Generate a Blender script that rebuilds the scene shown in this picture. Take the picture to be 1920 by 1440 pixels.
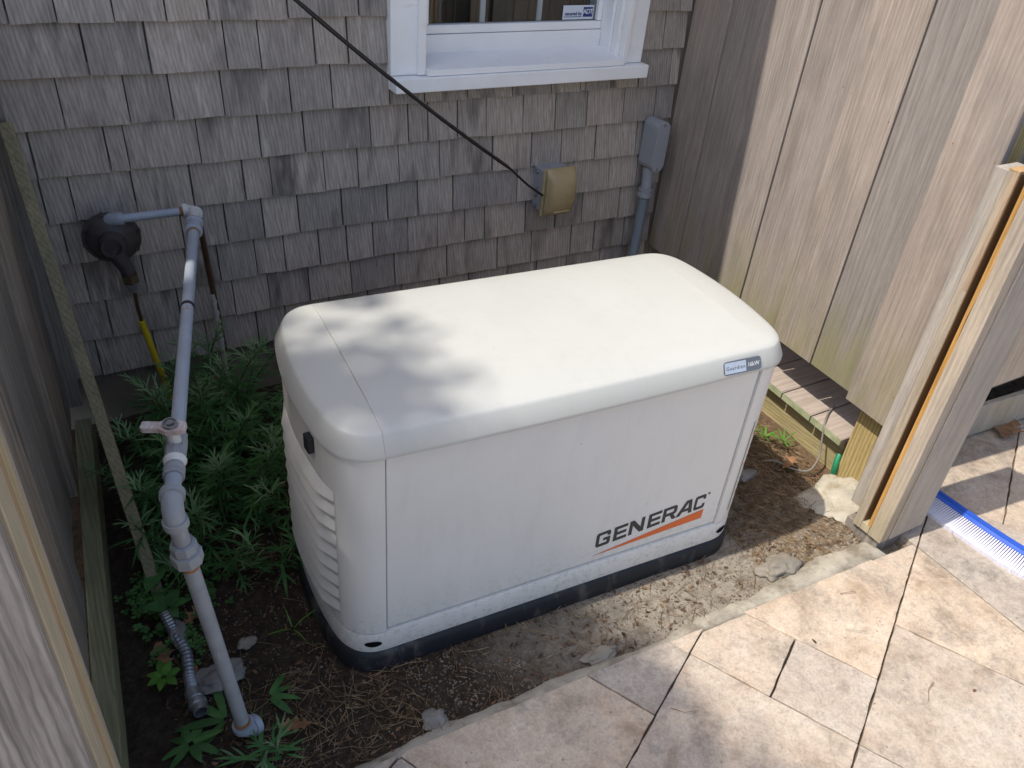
import bpy, bmesh, math, random
from mathutils import Vector, Matrix, noise as mnoise
R = math.radians
random.seed(11)
scene = bpy.context.scene
for o in list(bpy.data.objects):
    bpy.data.objects.remove(o, do_unlink=True)
C = scene.collection

# ------------------------------------------------------------------ camera
cam_d = bpy.data.cameras.new('camera'); cam = bpy.data.objects.new('camera', cam_d); C.objects.link(cam)
cam_d.sensor_fit = 'HORIZONTAL'; cam_d.sensor_width = 36.0; cam_d.lens = 36.0*1515.1/1920
cam_d.clip_start = 0.02; cam_d.clip_end = 500
cr = Vector((0.86689076, -0.49171966, 0.0819279)); cd = Vector((-0.22236277, -0.52852464, -0.81927804)); cf = Vector((0.44615604, 0.69200685, -0.56751327))
M = Matrix((cr, -cd, -cf)).transposed().to_4x4(); M.translation = Vector((0, -2.383, 1.70))
cam.matrix_world = M
scene.camera = cam
# ------------------------------------------------------------------ world, sun, exposure
SUN = Vector((0.61, -0.058, -1.0)).normalized()          # direction the light travels
el = math.asin(-SUN.z); az = math.atan2(-SUN.x, -SUN.y)
w = bpy.data.worlds.new('World'); scene.world = w; w.use_nodes = True
nt = w.node_tree; bg = nt.nodes['Background']
sky = nt.nodes.new('ShaderNodeTexSky'); sky.sky_type = 'NISHITA'; sky.sun_disc = False
sky.sun_elevation = el; sky.sun_rotation = az; sky.air_density = 1.0; sky.dust_density = 2.6; sky.ozone_density = 1.0
nt.links.new(sky.outputs[0], bg.inputs[0]); bg.inputs[1].default_value = 0.15
sd = bpy.data.lights.new('sun', 'SUN'); so = bpy.data.objects.new('sun', sd); C.objects.link(so)
sd.energy = 3.1; sd.angle = R(0.53); sd.color = (1.0, 0.94, 0.84)
so.rotation_euler = SUN.to_track_quat('-Z', 'Y').to_euler(); so.location = (-4, 0, 8)
vs = scene.view_settings
vs.view_transform = 'Standard'; vs.look = 'None'; vs.gamma = 1.0; vs.exposure = 0.46; vs.use_curve_mapping = False

# ------------------------------------------------------------------ helpers
class MB:
    def __init__(s): s.v = []; s.f = []
    def add(s, vs, fs):
        b = len(s.v); s.v += [tuple(p) for p in vs]; s.f += [tuple(i+b for i in f) for f in fs]; return s
    def box(s, x0, x1, y0, y1, z0, z1, fn=None):
        vs = [(x, y, z) for z in (z0, z1) for y in (y0, y1) for x in (x0, x1)]
        if fn: vs = [fn(*p) for p in vs]
        return s.add(vs, [(0,2,3,1),(4,5,7,6),(0,1,5,4),(2,6,7,3),(0,4,6,2),(1,3,7,5)])
    def prism(s, poly, z0, z1):
        n = len(poly)
        vs = [(p[0], p[1], z0) for p in poly]+[(p[0], p[1], z1) for p in poly]
        return s.add(vs, [tuple(range(n-1, -1, -1)), tuple(range(n, 2*n))]+[(i, (i+1) % n, n+(i+1) % n, n+i) for i in range(n)])
    def tube(s, path, rad, seg=14, cap=True):
        path = [Vector(p) for p in path]; n = len(path)
        rads = rad if isinstance(rad, (list, tuple)) else [rad]*n
        t0 = (path[1]-path[0]).normalized()
        up = Vector((0, 0, 1)) if abs(t0.z) < .9 else Vector((1, 0, 0))
        a = t0.cross(up).normalized(); rings = []
        for i, p in enumerate(path):
            if i == 0: t = path[1]-path[0]
            elif i == n-1: t = path[-1]-path[-2]
            else: t = (path[i+1]-path[i]).normalized()+(path[i]-path[i-1]).normalized()
            t.normalize(); a = (a-t*a.dot(t)).normalized(); b = t.cross(a)
            rings.append([p+(a*math.cos(2*math.pi*k/seg)+b*math.sin(2*math.pi*k/seg))*rads[i] for k in range(seg)])
        vs = [q for r in rings for q in r]
        fs = [(i*seg+k, i*seg+(k+1) % seg, (i+1)*seg+(k+1) % seg, (i+1)*seg+k) for i in range(n-1) for k in range(seg)]
        if cap: fs += [tuple(range(seg-1, -1, -1)), tuple((n-1)*seg+k for k in range(seg))]
        return s.add(vs, fs)
    def lathe(s, prof, origin, axis, seg=32, rot=0):
        # prof: list of (radius, height along axis)
        ax = Vector(axis).normalized(); up = Vector((0, 0, 1)) if abs(ax.z) < .9 else Vector((1, 0, 0))
        a = ax.cross(up).normalized(); b = ax.cross(a); o = Vector(origin); n = len(prof)
        vs = [o+ax*h+(a*math.cos(2*math.pi*k/seg+rot)+b*math.sin(2*math.pi*k/seg+rot))*r for r, h in prof for k in range(seg)]
        fs = [(i*seg+k, (i+1)*seg+k, (i+1)*seg+(k+1) % seg, i*seg+(k+1) % seg) for i in range(n-1) for k in range(seg)]
        fs += [tuple(range(seg)), tuple((n-1)*seg+k for k in range(seg-1, -1, -1))]
        return s.add(vs, fs)
    def build(s, name, mat, parent=None, local=False, smooth=None, bevel=0, seg=1, kind=None, fix=True):
        me = bpy.data.meshes.new(name); me.from_pydata(s.v, [], s.f); me.update()
        if fix:
            bm = bmesh.new(); bm.from_mesh(me); bmesh.ops.recalc_face_normals(bm, faces=bm.faces); bm.to_mesh(me); bm.free()
        return link(name, me, mat, parent, local, smooth, bevel, seg, kind)
def link(name, me, mat, parent=None, local=False, smooth=None, bevel=0, seg=1, kind=None):
    o = bpy.data.objects.new(name, me); C.objects.link(o)
    if mat: me.materials.append(mat)
    if smooth is not None:
        me.shade_smooth()
        if smooth < 180: me.set_sharp_from_angle(angle=R(smooth))
    if bevel:
        m = o.modifiers.new('bevel', 'BEVEL'); m.width = bevel; m.segments = seg; m.limit_method = 'ANGLE'; m.angle_limit = R(40)
    if parent: setpar(o, parent, local)
    if kind: o['kind'] = kind
    return o
def worldloc(p):
    m = Matrix.Identity(4)
    while p: 
        m = p.matrix_basis if p.parent is None else m
        p = p.parent
    return m
def setpar(o, parent, local=False):
    o.parent = parent
    if not local:
        root = parent
        while root.parent: root = root.parent
        if root is parent: o.matrix_parent_inverse = root.matrix_basis.inverted()
        # deeper levels inherit world coordinates from their own parent (identity offset)
def thing(name, label, cat, loc, rz=0, group=None):
    o = bpy.data.objects.new(name, None); C.objects.link(o); o.location = loc; o.rotation_euler = (0, 0, rz)
    o.empty_display_size = .05
    bpy.context.view_layer.update() if False else None
    o.matrix_basis = Matrix.Translation(Vector(loc)) @ Matrix.Rotation(rz, 4, 'Z')
    return tag(o, label, cat, group)
def tag(o, label, cat, group=None):
    o['label'] = label; o['category'] = cat
    if group: o['group'] = group
    return o
def copy_tree(o, parent=None):
    c = o.copy(); C.objects.link(c)
    if parent: c.parent = parent
    for ch in o.children: copy_tree(ch, c)
    return c
def struct(o): o['kind'] = 'structure'; return o

# ------------------------------------------------------------------ materials
class NT:
    def __init__(s, name):
        s.m = bpy.data.materials.new(name); s.m.use_nodes = True; s.t = s.m.node_tree
        s.p = s.t.nodes['Principled BSDF']; s.out = s.t.nodes['Material Output']
    def n(s, typ, **kw):
        nd = s.t.nodes.new(typ)
        for k, v in kw.items():
            if k.startswith('i_'):
                key = k[2:]; key = int(key) if key.isdigit() else key
                nd.inputs[key].default_value = v
            else: setattr(nd, k, v)
        return nd
    def l(s, a, b): s.t.links.new(a, b)
    def vec(s, scale=(1, 1, 1), rnd=0.0, rot=(0, 0, 0)):
        tc = s.n('ShaderNodeTexCoord'); src = tc.outputs['Object']
        if rnd:
            oi = s.n('ShaderNodeObjectInfo'); mu = s.n('ShaderNodeMath', operation='MULTIPLY', i_1=rnd); s.l(oi.outputs['Random'], mu.inputs[0])
            ad = s.n('ShaderNodeVectorMath', operation='ADD'); s.l(src, ad.inputs[0]); s.l(mu.outputs[0], ad.inputs[1]); src = ad.outputs[0]
        mp = s.n('ShaderNodeMapping'); mp.inputs['Scale'].default_value = scale; mp.inputs['Rotation'].default_value = rot
        s.l(src, mp.inputs[0]); return mp.outputs[0]
    def noise(s, vec, scale=1, detail=4, rough=.55, dist=0):
        nd = s.n('ShaderNodeTexNoise', i_Scale=scale, i_Detail=detail, i_Roughness=rough, i_Distortion=dist); s.l(vec, nd.inputs['Vector']); return nd.outputs['Fac']
    def ramp(s, fac, stops, interp='LINEAR'):
        r = s.n('ShaderNodeValToRGB'); r.color_ramp.interpolation = interp; e = r.color_ramp.elements
        while len(e) < len(stops): e.new(.5)
        for q, (p, c) in zip(e, stops):
            q.position = p; q.color = (c if isinstance(c, tuple) else (c, c, c))+(1,)
        s.l(fac, r.inputs[0]); return r.outputs[0]
    def mix(s, fac, a, b, mode='MIX'):
        m = s.n('ShaderNodeMix', data_type='RGBA', blend_type=mode)
        for v, i in ((fac, 0), (a, 6), (b, 7)):
            if isinstance(v, (int, float)): m.inputs[i].default_value = v
            elif isinstance(v, tuple): m.inputs[i].default_value = v+(1,)
            else: s.l(v, m.inputs[i])
        return m.outputs[2]
    def rnd(s, a, b):
        oi = s.n('ShaderNodeObjectInfo'); mr = s.n('ShaderNodeMapRange', i_3=a, i_4=b); s.l(oi.outputs['Random'], mr.inputs[0]); return mr.outputs[0]
    def bump(s, h, strength=.4, dist=.002, prev=None):
        b = s.n('ShaderNodeBump', i_Strength=strength, i_Distance=dist); s.l(h, b.inputs['Height'])
        if prev is not None: s.l(prev, b.inputs['Normal'])
        return b.outputs[0]
    def done(s, col=None, rough=.6, nrm=None, spec=.4, metal=0):
        if col is not None:
            if isinstance(col, tuple): s.p.inputs['Base Color'].default_value = col+(1,)
            else: s.l(col, s.p.inputs['Base Color'])
        if isinstance(rough, (int, float)): s.p.inputs['Roughness'].default_value = rough
        else: s.l(rough, s.p.inputs['Roughness'])
        s.p.inputs['Specular IOR Level'].default_value = spec; s.p.inputs['Metallic'].default_value = metal
        if nrm is not None: s.l(nrm, s.p.inputs['Normal'])
        return s.m

def wood(name, dark, mid, light, axis='z', tone=(.75, 1.15), fibre=1.0, stain=.5, stain_col=(.06, .055, .045), sat=(.7, 1.35), moss=0, moss_col=(.16, .17, .07), moss_z=None, ring=.5, bump=.5, rough=.8, streak=0):
    t = NT(name)
    def sc(a, l): return {'z': (a, a, l), 'x': (l, a, a), 'y': (a, l, a)}[axis]
    v1 = t.vec(sc(130, 4.0), 13.7); v2 = t.vec(sc(16, 2.4), 31.1); v3 = t.vec(sc(4, 2.2), 11.9); v4 = t.vec(sc(260, 40.0), 2.9)
    f1 = t.noise(v1, fibre, 5, .65); f2 = t.noise(v2, 1, 5, .65, .8); f3 = t.noise(v3, 1, 5, .6, .4); f4 = t.noise(v4, 1, 2, .6)
    rot = {'z': (.05, .04, 0), 'x': (0, .05, .04), 'y': (.05, 0, .04)}[axis]
    vr = t.vec(sc(1, .12), 17.3, rot)
    wv = t.n('ShaderNodeTexWave', wave_type='RINGS', rings_direction={'z': 'Z', 'x': 'X', 'y': 'Y'}[axis], i_Scale=38.0, i_Distortion=6.0, i_Detail=3.0)
    wv.inputs['Detail Scale'].default_value = 1.2; wv.inputs['Detail Roughness'].default_value = .6
    t.l(vr, wv.inputs['Vector'])
    base = t.ramp(f1, [(.24, dark), (.5, mid), (.78, light)])
    ringc = t.ramp(wv.outputs['Fac'], [(0, .62), (.5, 1.0), (1, 1.12)])
    c = t.mix(ring, base, ringc, 'MULTIPLY')
    c = t.mix(.55, c, t.ramp(f2, [(.3, .74), (.6, 1.06)]), 'MULTIPLY')
    c = t.mix(.6, c, t.ramp(f3, [(.3, (.72, .72, .74)), (.5, (1, .98, .96)), (.7, (1.12, 1.08, 1.02))]), 'MULTIPLY')
    c = t.mix(.22, c, t.ramp(f4, [(.3, .7), (.7, 1.25)]), 'MULTIPLY')
    tn = t.rnd(*tone); c = t.mix(1.0, c, tn, 'MULTIPLY')
    # hue drift per board
    hu = t.n('ShaderNodeHueSaturation'); t.l(c, hu.inputs['Color']); t.l(t.rnd(*sat), hu.inputs['Saturation']); c = hu.outputs[0]
    if stain:
        vs_ = t.vec(sc(9, 2.2), 7.7); s1 = t.noise(vs_, 1, 3, .6)
        c = t.mix(t.mix(1.0, t.ramp(s1, [(.56, 0.0), (.72, stain)]), (1, 1, 1), 'MULTIPLY'), c, stain_col)
    if streak:
        vk = t.vec(sc(60, 1.6), 3.3); k1 = t.noise(vk, 1, 2, .5)
        c = t.mix(t.ramp(k1, [(.62, 0.0), (.74, streak)]), c, tuple(min(1, q*1.5) for q in light))
    if moss:
        tc = t.n('ShaderNodeTexCoord'); sp = t.n('ShaderNodeSeparateXYZ'); t.l(tc.outputs['Object'], sp.inputs[0])
        mr = t.n('ShaderNodeMapRange', i_1=moss_z[0], i_2=moss_z[1], i_3=1.0, i_4=0.0); t.l(sp.outputs[2], mr.inputs[0])
        mm = t.n('ShaderNodeMath', operation='MULTIPLY'); t.l(mr.outputs[0], mm.inputs[0]); t.l(t.ramp(t.noise(t.vec(sc(11, 2.5), 5.1), 1, 4, .6), [(.36, 0.0), (.62, moss)]), mm.inputs[1])
        c = t.mix(mm.outputs[0], c, moss_col)
    nb = t.bump(f1, bump, .0016); nb = t.bump(wv.outputs['Fac'], bump*.35, .001, nb)
    return t.done(c, t.ramp(f2, [(.2, rough-.1), (.8, min(1, rough+.1))]), nb, .25)

M_shingle = wood('weathered_shingle', (.30, .265, .235), (.405, .36, .32), (.51, .465, .42), tone=(.78, 1.10), stain=.8, stain_col=(.085, .076, .068), streak=.3, ring=.45, bump=.5, sat=(.85, 1.15))
M_fence = wood('weathered_cedar', (.24, .208, .188), (.335, .295, .268), (.43, .385, .35), tone=(.76, 1.14), stain=.5, stain_col=(.19, .16, .14), ring=.22, moss=.8, moss_col=(.25, .235, .10), moss_z=(.28, .65), bump=.35)
M_fence_dark = wood('old_grey_board', (.22, .188, .155), (.32, .28, .235), (.43, .385, .33), tone=(.7, 1.1), stain=.7, stain_col=(.085, .075, .065), streak=.3, ring=.45, bump=.6)
M_front = wood('front_cedar', (.33, .285, .24), (.44, .385, .325), (.53, .475, .41), tone=(.9, 1.08), stain=.3, stain_col=(.2, .17, .14), ring=.3, moss=.5, moss_col=(.36, .31, .17), moss_z=(.0, .4), bump=.3)
M_fresh = wood('fresh_cedar', (.37, .235, .13), (.49, .33, .19), (.58, .43, .275), tone=(.92, 1.08), stain=.2, stain_col=(.3, .13, .05), ring=.35, bump=.25)
M_tan = wood('tan_cedar', (.30, .245, .185), (.40, .335, .26), (.49, .425, .345), tone=(.95, 1.05), stain=.3, stain_col=(.25, .2, .13), ring=.3, moss=.5, moss_col=(.34, .30, .17), moss_z=(.0, .5), bump=.3)
M_brown = wood('groove_cedar', (.13, .09, .06), (.19, .135, .09), (.26, .19, .13), tone=(.95, 1.05), stain=.2, stain_col=(.15, .07, .03), ring=.3, bump=.25)
M_pt = wood('treated_pine', (.36, .27, .12), (.47, .37, .18), (.56, .46, .25), tone=(.9, 1.1), stain=.25, stain_col=(.22, .16, .07), ring=.8, bump=.3)
M_ptx = wood('treated_joist', (.34, .28, .13), (.43, .36, .18), (.52, .45, .25), axis='y', tone=(.9, 1.1), stain=.35, stain_col=(.22, .19, .08), ring=.6, bump=.3)
M_sleeper = wood('mossy_skirt_board', (.19, .18, .105), (.27, .255, .155), (.36, .34, .22), axis='y', tone=(.9, 1.1), stain=.5, stain_col=(.07, .07, .045), ring=.5, bump=.4)
M_stake = wood('lath_stake', (.20, .18, .13), (.28, .25, .18), (.36, .33, .24), tone=(.9, 1.1), stain=.3, stain_col=(.15, .14, .08), ring=.4, bump=.3)
M_post_edge = wood('yellowed_edge', (.40, .34, .23), (.50, .43, .30), (.58, .52, .38), tone=(.95, 1.05), stain=.15, ring=.3, bump=.25)
M_plank = wood('near_plank', (.20, .175, .16), (.33, .295, .27), (.44, .40, .37), tone=(1, 1.02), stain=.15, ring=.75, bump=.9)

def deck_mat():
    t = NT('composite_deck'); v = t.vec((4, 70, 70), 9.1); f = t.noise(v, 1, 4, .6, .8)
    wv = t.n('ShaderNodeTexWave', wave_type='BANDS', bands_direction='Y', i_Scale=45.0, i_Distortion=7.0, i_Detail=2.0); t.l(t.vec((.35, 1, 1), 5.0), wv.inputs['Vector'])
    c = t.ramp(f, [(.3, (.36, .29, .25)), (.7, (.52, .44, .38))]); c = t.mix(.35, c, t.ramp(wv.outputs['Fac'], [(0, .7), (1, 1.1)]), 'MULTIPLY')
    return t.done(c, .65, t.bump(wv.outputs['Fac'], .25, .001), .3)
M_deck = deck_mat()
def deckend_mat():
    t = NT('deck_board_end'); f = t.noise(t.vec((25, 25, 25), 3.0), 1, 5, .65)
    return t.done(t.ramp(f, [(.3, (.27, .30, .17)), (.7, (.46, .48, .31))]), .8, t.bump(f, .3, .001), .2)
M_deckend = deckend_mat()

def plain(name, col, rough=.5, spec=.4, metal=0, var=.12, sc=14, bump=.08, dirt=None, dirt_amt=.4, dirt_sc=(9, 9, 9), dirt_lo=.55):
    t = NT(name); f = t.noise(t.vec((sc, sc, sc), 4.4), 1, 5, .6)
    c = t.mix(1.0, col, t.ramp(f, [(.25, 1-var), (.75, 1+var)]), 'MULTIPLY')
    if dirt:
        d = t.noise(t.vec(dirt_sc, 2.2), 1, 5, .7); c = t.mix(t.ramp(d, [(dirt_lo, 0.0), (dirt_lo+.14, dirt_amt)]), c, dirt)
    f2 = t.noise(t.vec((sc*14,)*3, 1.3), 1, 3, .6)
    return t.done(c, t.ramp(f, [(.2, max(.02, rough-.08)), (.8, min(1, rough+.08))]), t.bump(f2, bump, .0006), spec, metal)

def genpaint(name, col):
    t = NT(name)
    f = t.noise(t.vec((3, 3, 3)), 1, 4, .6); c = t.mix(1.0, col, t.ramp(f, [(.3, .955), (.7, 1.02)]), 'MULTIPLY')
    # faint rain-dirt film
    d = t.noise(t.vec((26, 26, 5)), 1, 5, .7); c = t.mix(t.ramp(d, [(.5, 0.0), (.85, .16)]), c, (.36, .33, .27))
    # soil splashed up from the ground in ragged spots
    tc = t.n('ShaderNodeTexCoord'); sz = t.n('ShaderNodeSeparateXYZ'); t.l(tc.outputs['Object'], sz.inputs[0])
    mz = t.n('ShaderNodeMapRange', i_1=.06, i_2=.24, i_3=1.0, i_4=0.0); t.l(sz.outputs[2], mz.inputs[0])
    ms = t.n('ShaderNodeMath', operation='MULTIPLY'); t.l(mz.outputs[0], ms.inputs[0]); t.l(t.ramp(t.noise(t.vec((70, 70, 70)), 1, 5, .75), [(.5, 0.0), (.68, .55)]), ms.inputs[1])
    c = t.mix(ms.outputs[0], c, (.30, .26, .20))
    # scattered dark specks and chips
    vo = t.n('ShaderNodeTexVoronoi', feature='F1', i_Scale=13.0, i_Randomness=1.0); t.l(t.vec((1, 1, 1)), vo.inputs['Vector'])
    col_sep = t.n('ShaderNodeSeparateColor'); t.l(vo.outputs['Color'], col_sep.inputs[0])
    thr = t.n('ShaderNodeMapRange', i_1=0.55, i_2=1.0, i_3=0.0, i_4=.05); t.l(col_sep.outputs[0], thr.inputs[0])
    lt = t.n('ShaderNodeMath', operation='LESS_THAN'); t.l(vo.outputs['Distance'], lt.inputs[0]); t.l(thr.outputs[0], lt.inputs[1])
    mu = t.n('ShaderNodeMath', operation='MULTIPLY', i_1=.55); t.l(lt.outputs[0], mu.inputs[0]); c = t.mix(mu.outputs[0], c, (.16, .14, .12))
    op = t.noise(t.vec((420, 420, 420)), 1, 2, .5); lo = t.noise(t.vec((5, 5, 5)), 1, 2, .5)
    nb = t.bump(op, .05, .0005); nb = t.bump(lo, .06, .01, nb)
    return t.done(c, t.ramp(f, [(.2, .34), (.8, .46)]), nb, .45)
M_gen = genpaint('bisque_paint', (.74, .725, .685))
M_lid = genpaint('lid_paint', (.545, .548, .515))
M_black = plain('black_composite', (.018, .020, .024), .55, .35, sc=30, bump=.4, dirt=(.16, .15, .13), dirt_amt=.45, dirt_sc=(14, 14, 5), dirt_lo=.52)
M_dark = plain('dark_void', (.006, .006, .007), .9, .1)
M_logo = plain('logo_charcoal', (.045, .045, .045), .5, .3, var=.05)
M_orange = plain('logo_orange', (.72, .16, .045), .5, .3, var=.05)
M_badge = plain('badge_grey', (.115, .13, .16), .35, .5, var=.1)
M_badge2 = plain('badge_silver', (.42, .48, .58), .3, .5, var=.05)
M_white_ink = plain('white_ink', (.75, .75, .75), .5, .3, var=.03)
M_label = plain('label_white', (.70, .69, .66), .45, .4, var=.04)
M_trim = plain('white_trim_paint', (.86, .87, .88), .45, .4, sc=8, var=.05, dirt=(.45, .45, .42), dirt_amt=.3, dirt_sc=(6, 6, 20), dirt_lo=.6)
M_vinyl = plain('white_vinyl', (.86, .865, .87), .35, .45, sc=8, var=.04, dirt=(.5, .48, .42), dirt_amt=.3, dirt_sc=(12, 12, 20), dirt_lo=.6)
M_conc = plain('foundation_concrete', (.22, .19, .15), .9, .2, sc=7, var=.25, bump=.6, dirt=(.10, .085, .065), dirt_amt=.7, dirt_sc=(6, 6, 14))
M_pipe = plain('grey_pipe_paint', (.33, .37, .43), .42, .45, sc=20, var=.12, dirt=(.26, .13, .055), dirt_amt=.85, dirt_sc=(34, 34, 20), dirt_lo=.60)
M_pipe_white = plain('chalky_fitting_paint', (.62, .62, .60), .55, .35, sc=20, var=.12, dirt=(.28, .13, .05), dirt_amt=.8, dirt_sc=(30, 30, 22), dirt_lo=.6)
M_pipe_dull = plain('dull_grey_pipe', (.31, .325, .345), .55, .4, sc=20, var=.15, dirt=(.62, .6, .58), dirt_amt=.6, dirt_sc=(40, 40, 10), dirt_lo=.62)
M_rust = plain('rusty_thread', (.33, .15, .06), .8, .25, sc=50, var=.4, bump=.4)
M_valve = plain('faded_red_handle', (.46, .36, .345), .6, .3, sc=30, var=.2, dirt=(.66, .64, .62), dirt_amt=.8, dirt_sc=(30, 30, 30), dirt_lo=.48)
M_reg = plain('old_regulator', (.055, .045, .046), .5, .5, sc=30, var=.35, bump=.4, dirt=(.075, .04, .03), dirt_amt=.5, dirt_sc=(30, 30, 30))
M_brass = plain('dark_brass', (.10, .07, .04), .5, .5, metal=.4, sc=30, var=.3)
M_copper = plain('tarnished_copper', (.10, .055, .035), .55, .4, metal=.3, sc=30, var=.3)
M_yellow = plain('yellow_sleeve', (.62, .48, .02), .4, .45, var=.1, dirt=(.25, .2, .05), dirt_amt=.5)
M_peel = plain('peeling_white_sleeve', (.48, .47, .42), .7, .3, sc=40, var=.2)
M_cord = plain('black_cord', (.012, .012, .014), .4, .45)
M_pvc = plain('grey_pvc', (.29, .31, .335), .5, .4, sc=10, var=.06, dirt=(.2, .2, .19), dirt_amt=.4)
M_flex = plain('blue_grey_conduit', (.17, .21, .245), .5, .4, var=.06, dirt=(.3, .3, .28), dirt_amt=.3)
M_screw = plain('screw_steel', (.35, .34, .33), .4, .5, metal=.8)
M_stone = plain('grey_stone', (.23, .215, .195), .9, .2, sc=25, var=.25, bump=.7, dirt=(.2, .16, .11), dirt_amt=.6)
M_stone2 = plain('pale_stone', (.27, .24, .195), .9, .2, sc=25, var=.2, bump=.7, dirt=(.28, .22, .15), dirt_amt=.5)
M_foot = plain('pale_concrete_lump', (.46, .42, .34), .95, .15, sc=18, var=.2, bump=1.0, dirt=(.33, .26, .17), dirt_amt=.8, dirt_sc=(16, 16, 16), dirt_lo=.5)
M_mortar = plain('mortar_haunch', (.40, .365, .30), .95, .15, sc=14, var=.25, bump=1.0, dirt=(.17, .14, .10), dirt_amt=.75, dirt_sc=(8, 8, 8), dirt_lo=.48)
M_galv = plain('galvanised_steel', (.34, .35, .37), .38, .5, metal=.7, sc=30, var=.25, dirt=(.14, .11, .08), dirt_amt=.5)
M_blue = plain('blue_brush_back', (.025, .10, .52), .32, .5, var=.08)
M_bristle = plain('white_bristle', (.62, .62, .72), .6, .3, var=.06)
M_green = plain('green_hose', (.02, .24, .12), .4, .45)
M_cable = plain('grey_cable', (.22, .20, .17), .6, .3)
M_adtblue = plain('sticker_blue', (.02, .035, .17), .4, .4, var=.05)
M_sticker = plain('sticker_white', (.62, .68, .76), .4, .4, var=.04)
M_floor_in = plain('dark_room', (.05, .04, .035), .9, .1)
M_curtain = plain('brown_curtain', (.10, .085, .07), .9, .1)
M_roof = plain('roof_shingle', (.11, .105, .10), .9, .2, sc=10, var=.25, bump=.8)
M_bark = plain('bark', (.11, .085, .065), .9, .2, sc=12, var=.35, bump=1.0)

def bubble_mat():
    t = NT('yellowed_plastic'); f = t.noise(t.vec((8, 8, 14)), 1, 4, .6)
    c = t.ramp(f, [(.3, (.34, .255, .13)), (.7, (.46, .36, .20))])
    t.p.inputs['Transmission Weight'].default_value = .12
    return t.done(c, .42, t.bump(f, .1, .002), .45)
M_bubble = bubble_mat()
def glass_mat():
    t = NT('window_glass'); t.p.inputs['Transmission Weight'].default_value = 1.0; t.p.inputs['IOR'].default_value = 1.5
    return t.done((.8, .86, .88), .02, None, .5)
M_glass = glass_mat()

def travertine():
    t = NT('travertine')
    v = t.vec((1, 1, 1), 23.0)
    a = t.noise(v, 7, 8, .66, .5); b = t.noise(v, 24, 6, .7, 1.0); g = t.noise(v, 5.5, 7, .7, .3); fine = t.noise(v, 160, 4, .7)
    c = t.ramp(a, [(.28, (.34, .255, .175)), (.45, (.56, .455, .355)), (.6, (.63, .53, .425)), (.78, (.71, .635, .54))])
    c = t.mix(t.ramp(b, [(.45, 0.0), (.8, .5)]), c, (.46, .32, .215))
    # grey weathering blotches with ragged edge
    gm = t.n('ShaderNodeMath', operation='MULTIPLY'); t.l(t.ramp(g, [(.49, 0.0), (.64, .7)]), gm.inputs[0]); t.l(t.ramp(t.noise(v, 70, 5, .75), [(.35, .25), (.65, 1.0)]), gm.inputs[1])
    c = t.mix(gm.outputs[0], c, (.21, .19, .165))
    c = t.mix(.75, c, t.ramp(t.noise(v, 48, 5, .75, .6), [(.32, (.70, .69, .69)), (.5, (1, .99, .98)), (.68, (1.16, 1.13, 1.08))]), 'MULTIPLY')
    sp_ = t.noise(v, 95, 3, .7); c = t.mix(t.ramp(sp_, [(.63, 0.0), (.72, .6)]), c, (.30, .225, .16))
    vo = t.n('ShaderNodeTexVoronoi', feature='F1', i_Scale=34.0); t.l(v, vo.inputs['Vector'])
    pit = t.ramp(vo.outputs['Distance'], [(.03, 1.0), (.11, 0.0)])
    pm = t.n('ShaderNodeMath', operation='MULTIPLY'); t.l(pit, pm.inputs[0]); t.l(t.ramp(t.noise(v, 9, 3, .6), [(.42, 0.0), (.54, .9)]), pm.inputs[1])
    c = t.mix(pm.outputs[0], c, (.19, .14, .095))
    c = t.mix(.45, c, t.ramp(fine, [(.25, .55), (.75, 1.32)]), 'MULTIPLY')
    c = t.mix(1.0, c, t.rnd(.78, 1.02), 'MULTIPLY'); hs = t.n('ShaderNodeHueSaturation'); t.l(c, hs.inputs['Color']); t.l(t.rnd(.75, 1.1), hs.inputs['Saturation']); c = hs.outputs[0]
    nb = t.bump(fine, .28, .0015); nb = t.bump(b, .22, .004, nb); 
    inv = t.n('ShaderNodeMath', operation='SUBTRACT', i_0=1.0); t.l(pm.outputs[0], inv.inputs[1]); nb = t.bump(inv.outputs[0], .5, .003, nb)
    return t.done(c, .82, nb, .25)
M_trav = travertine()
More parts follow.
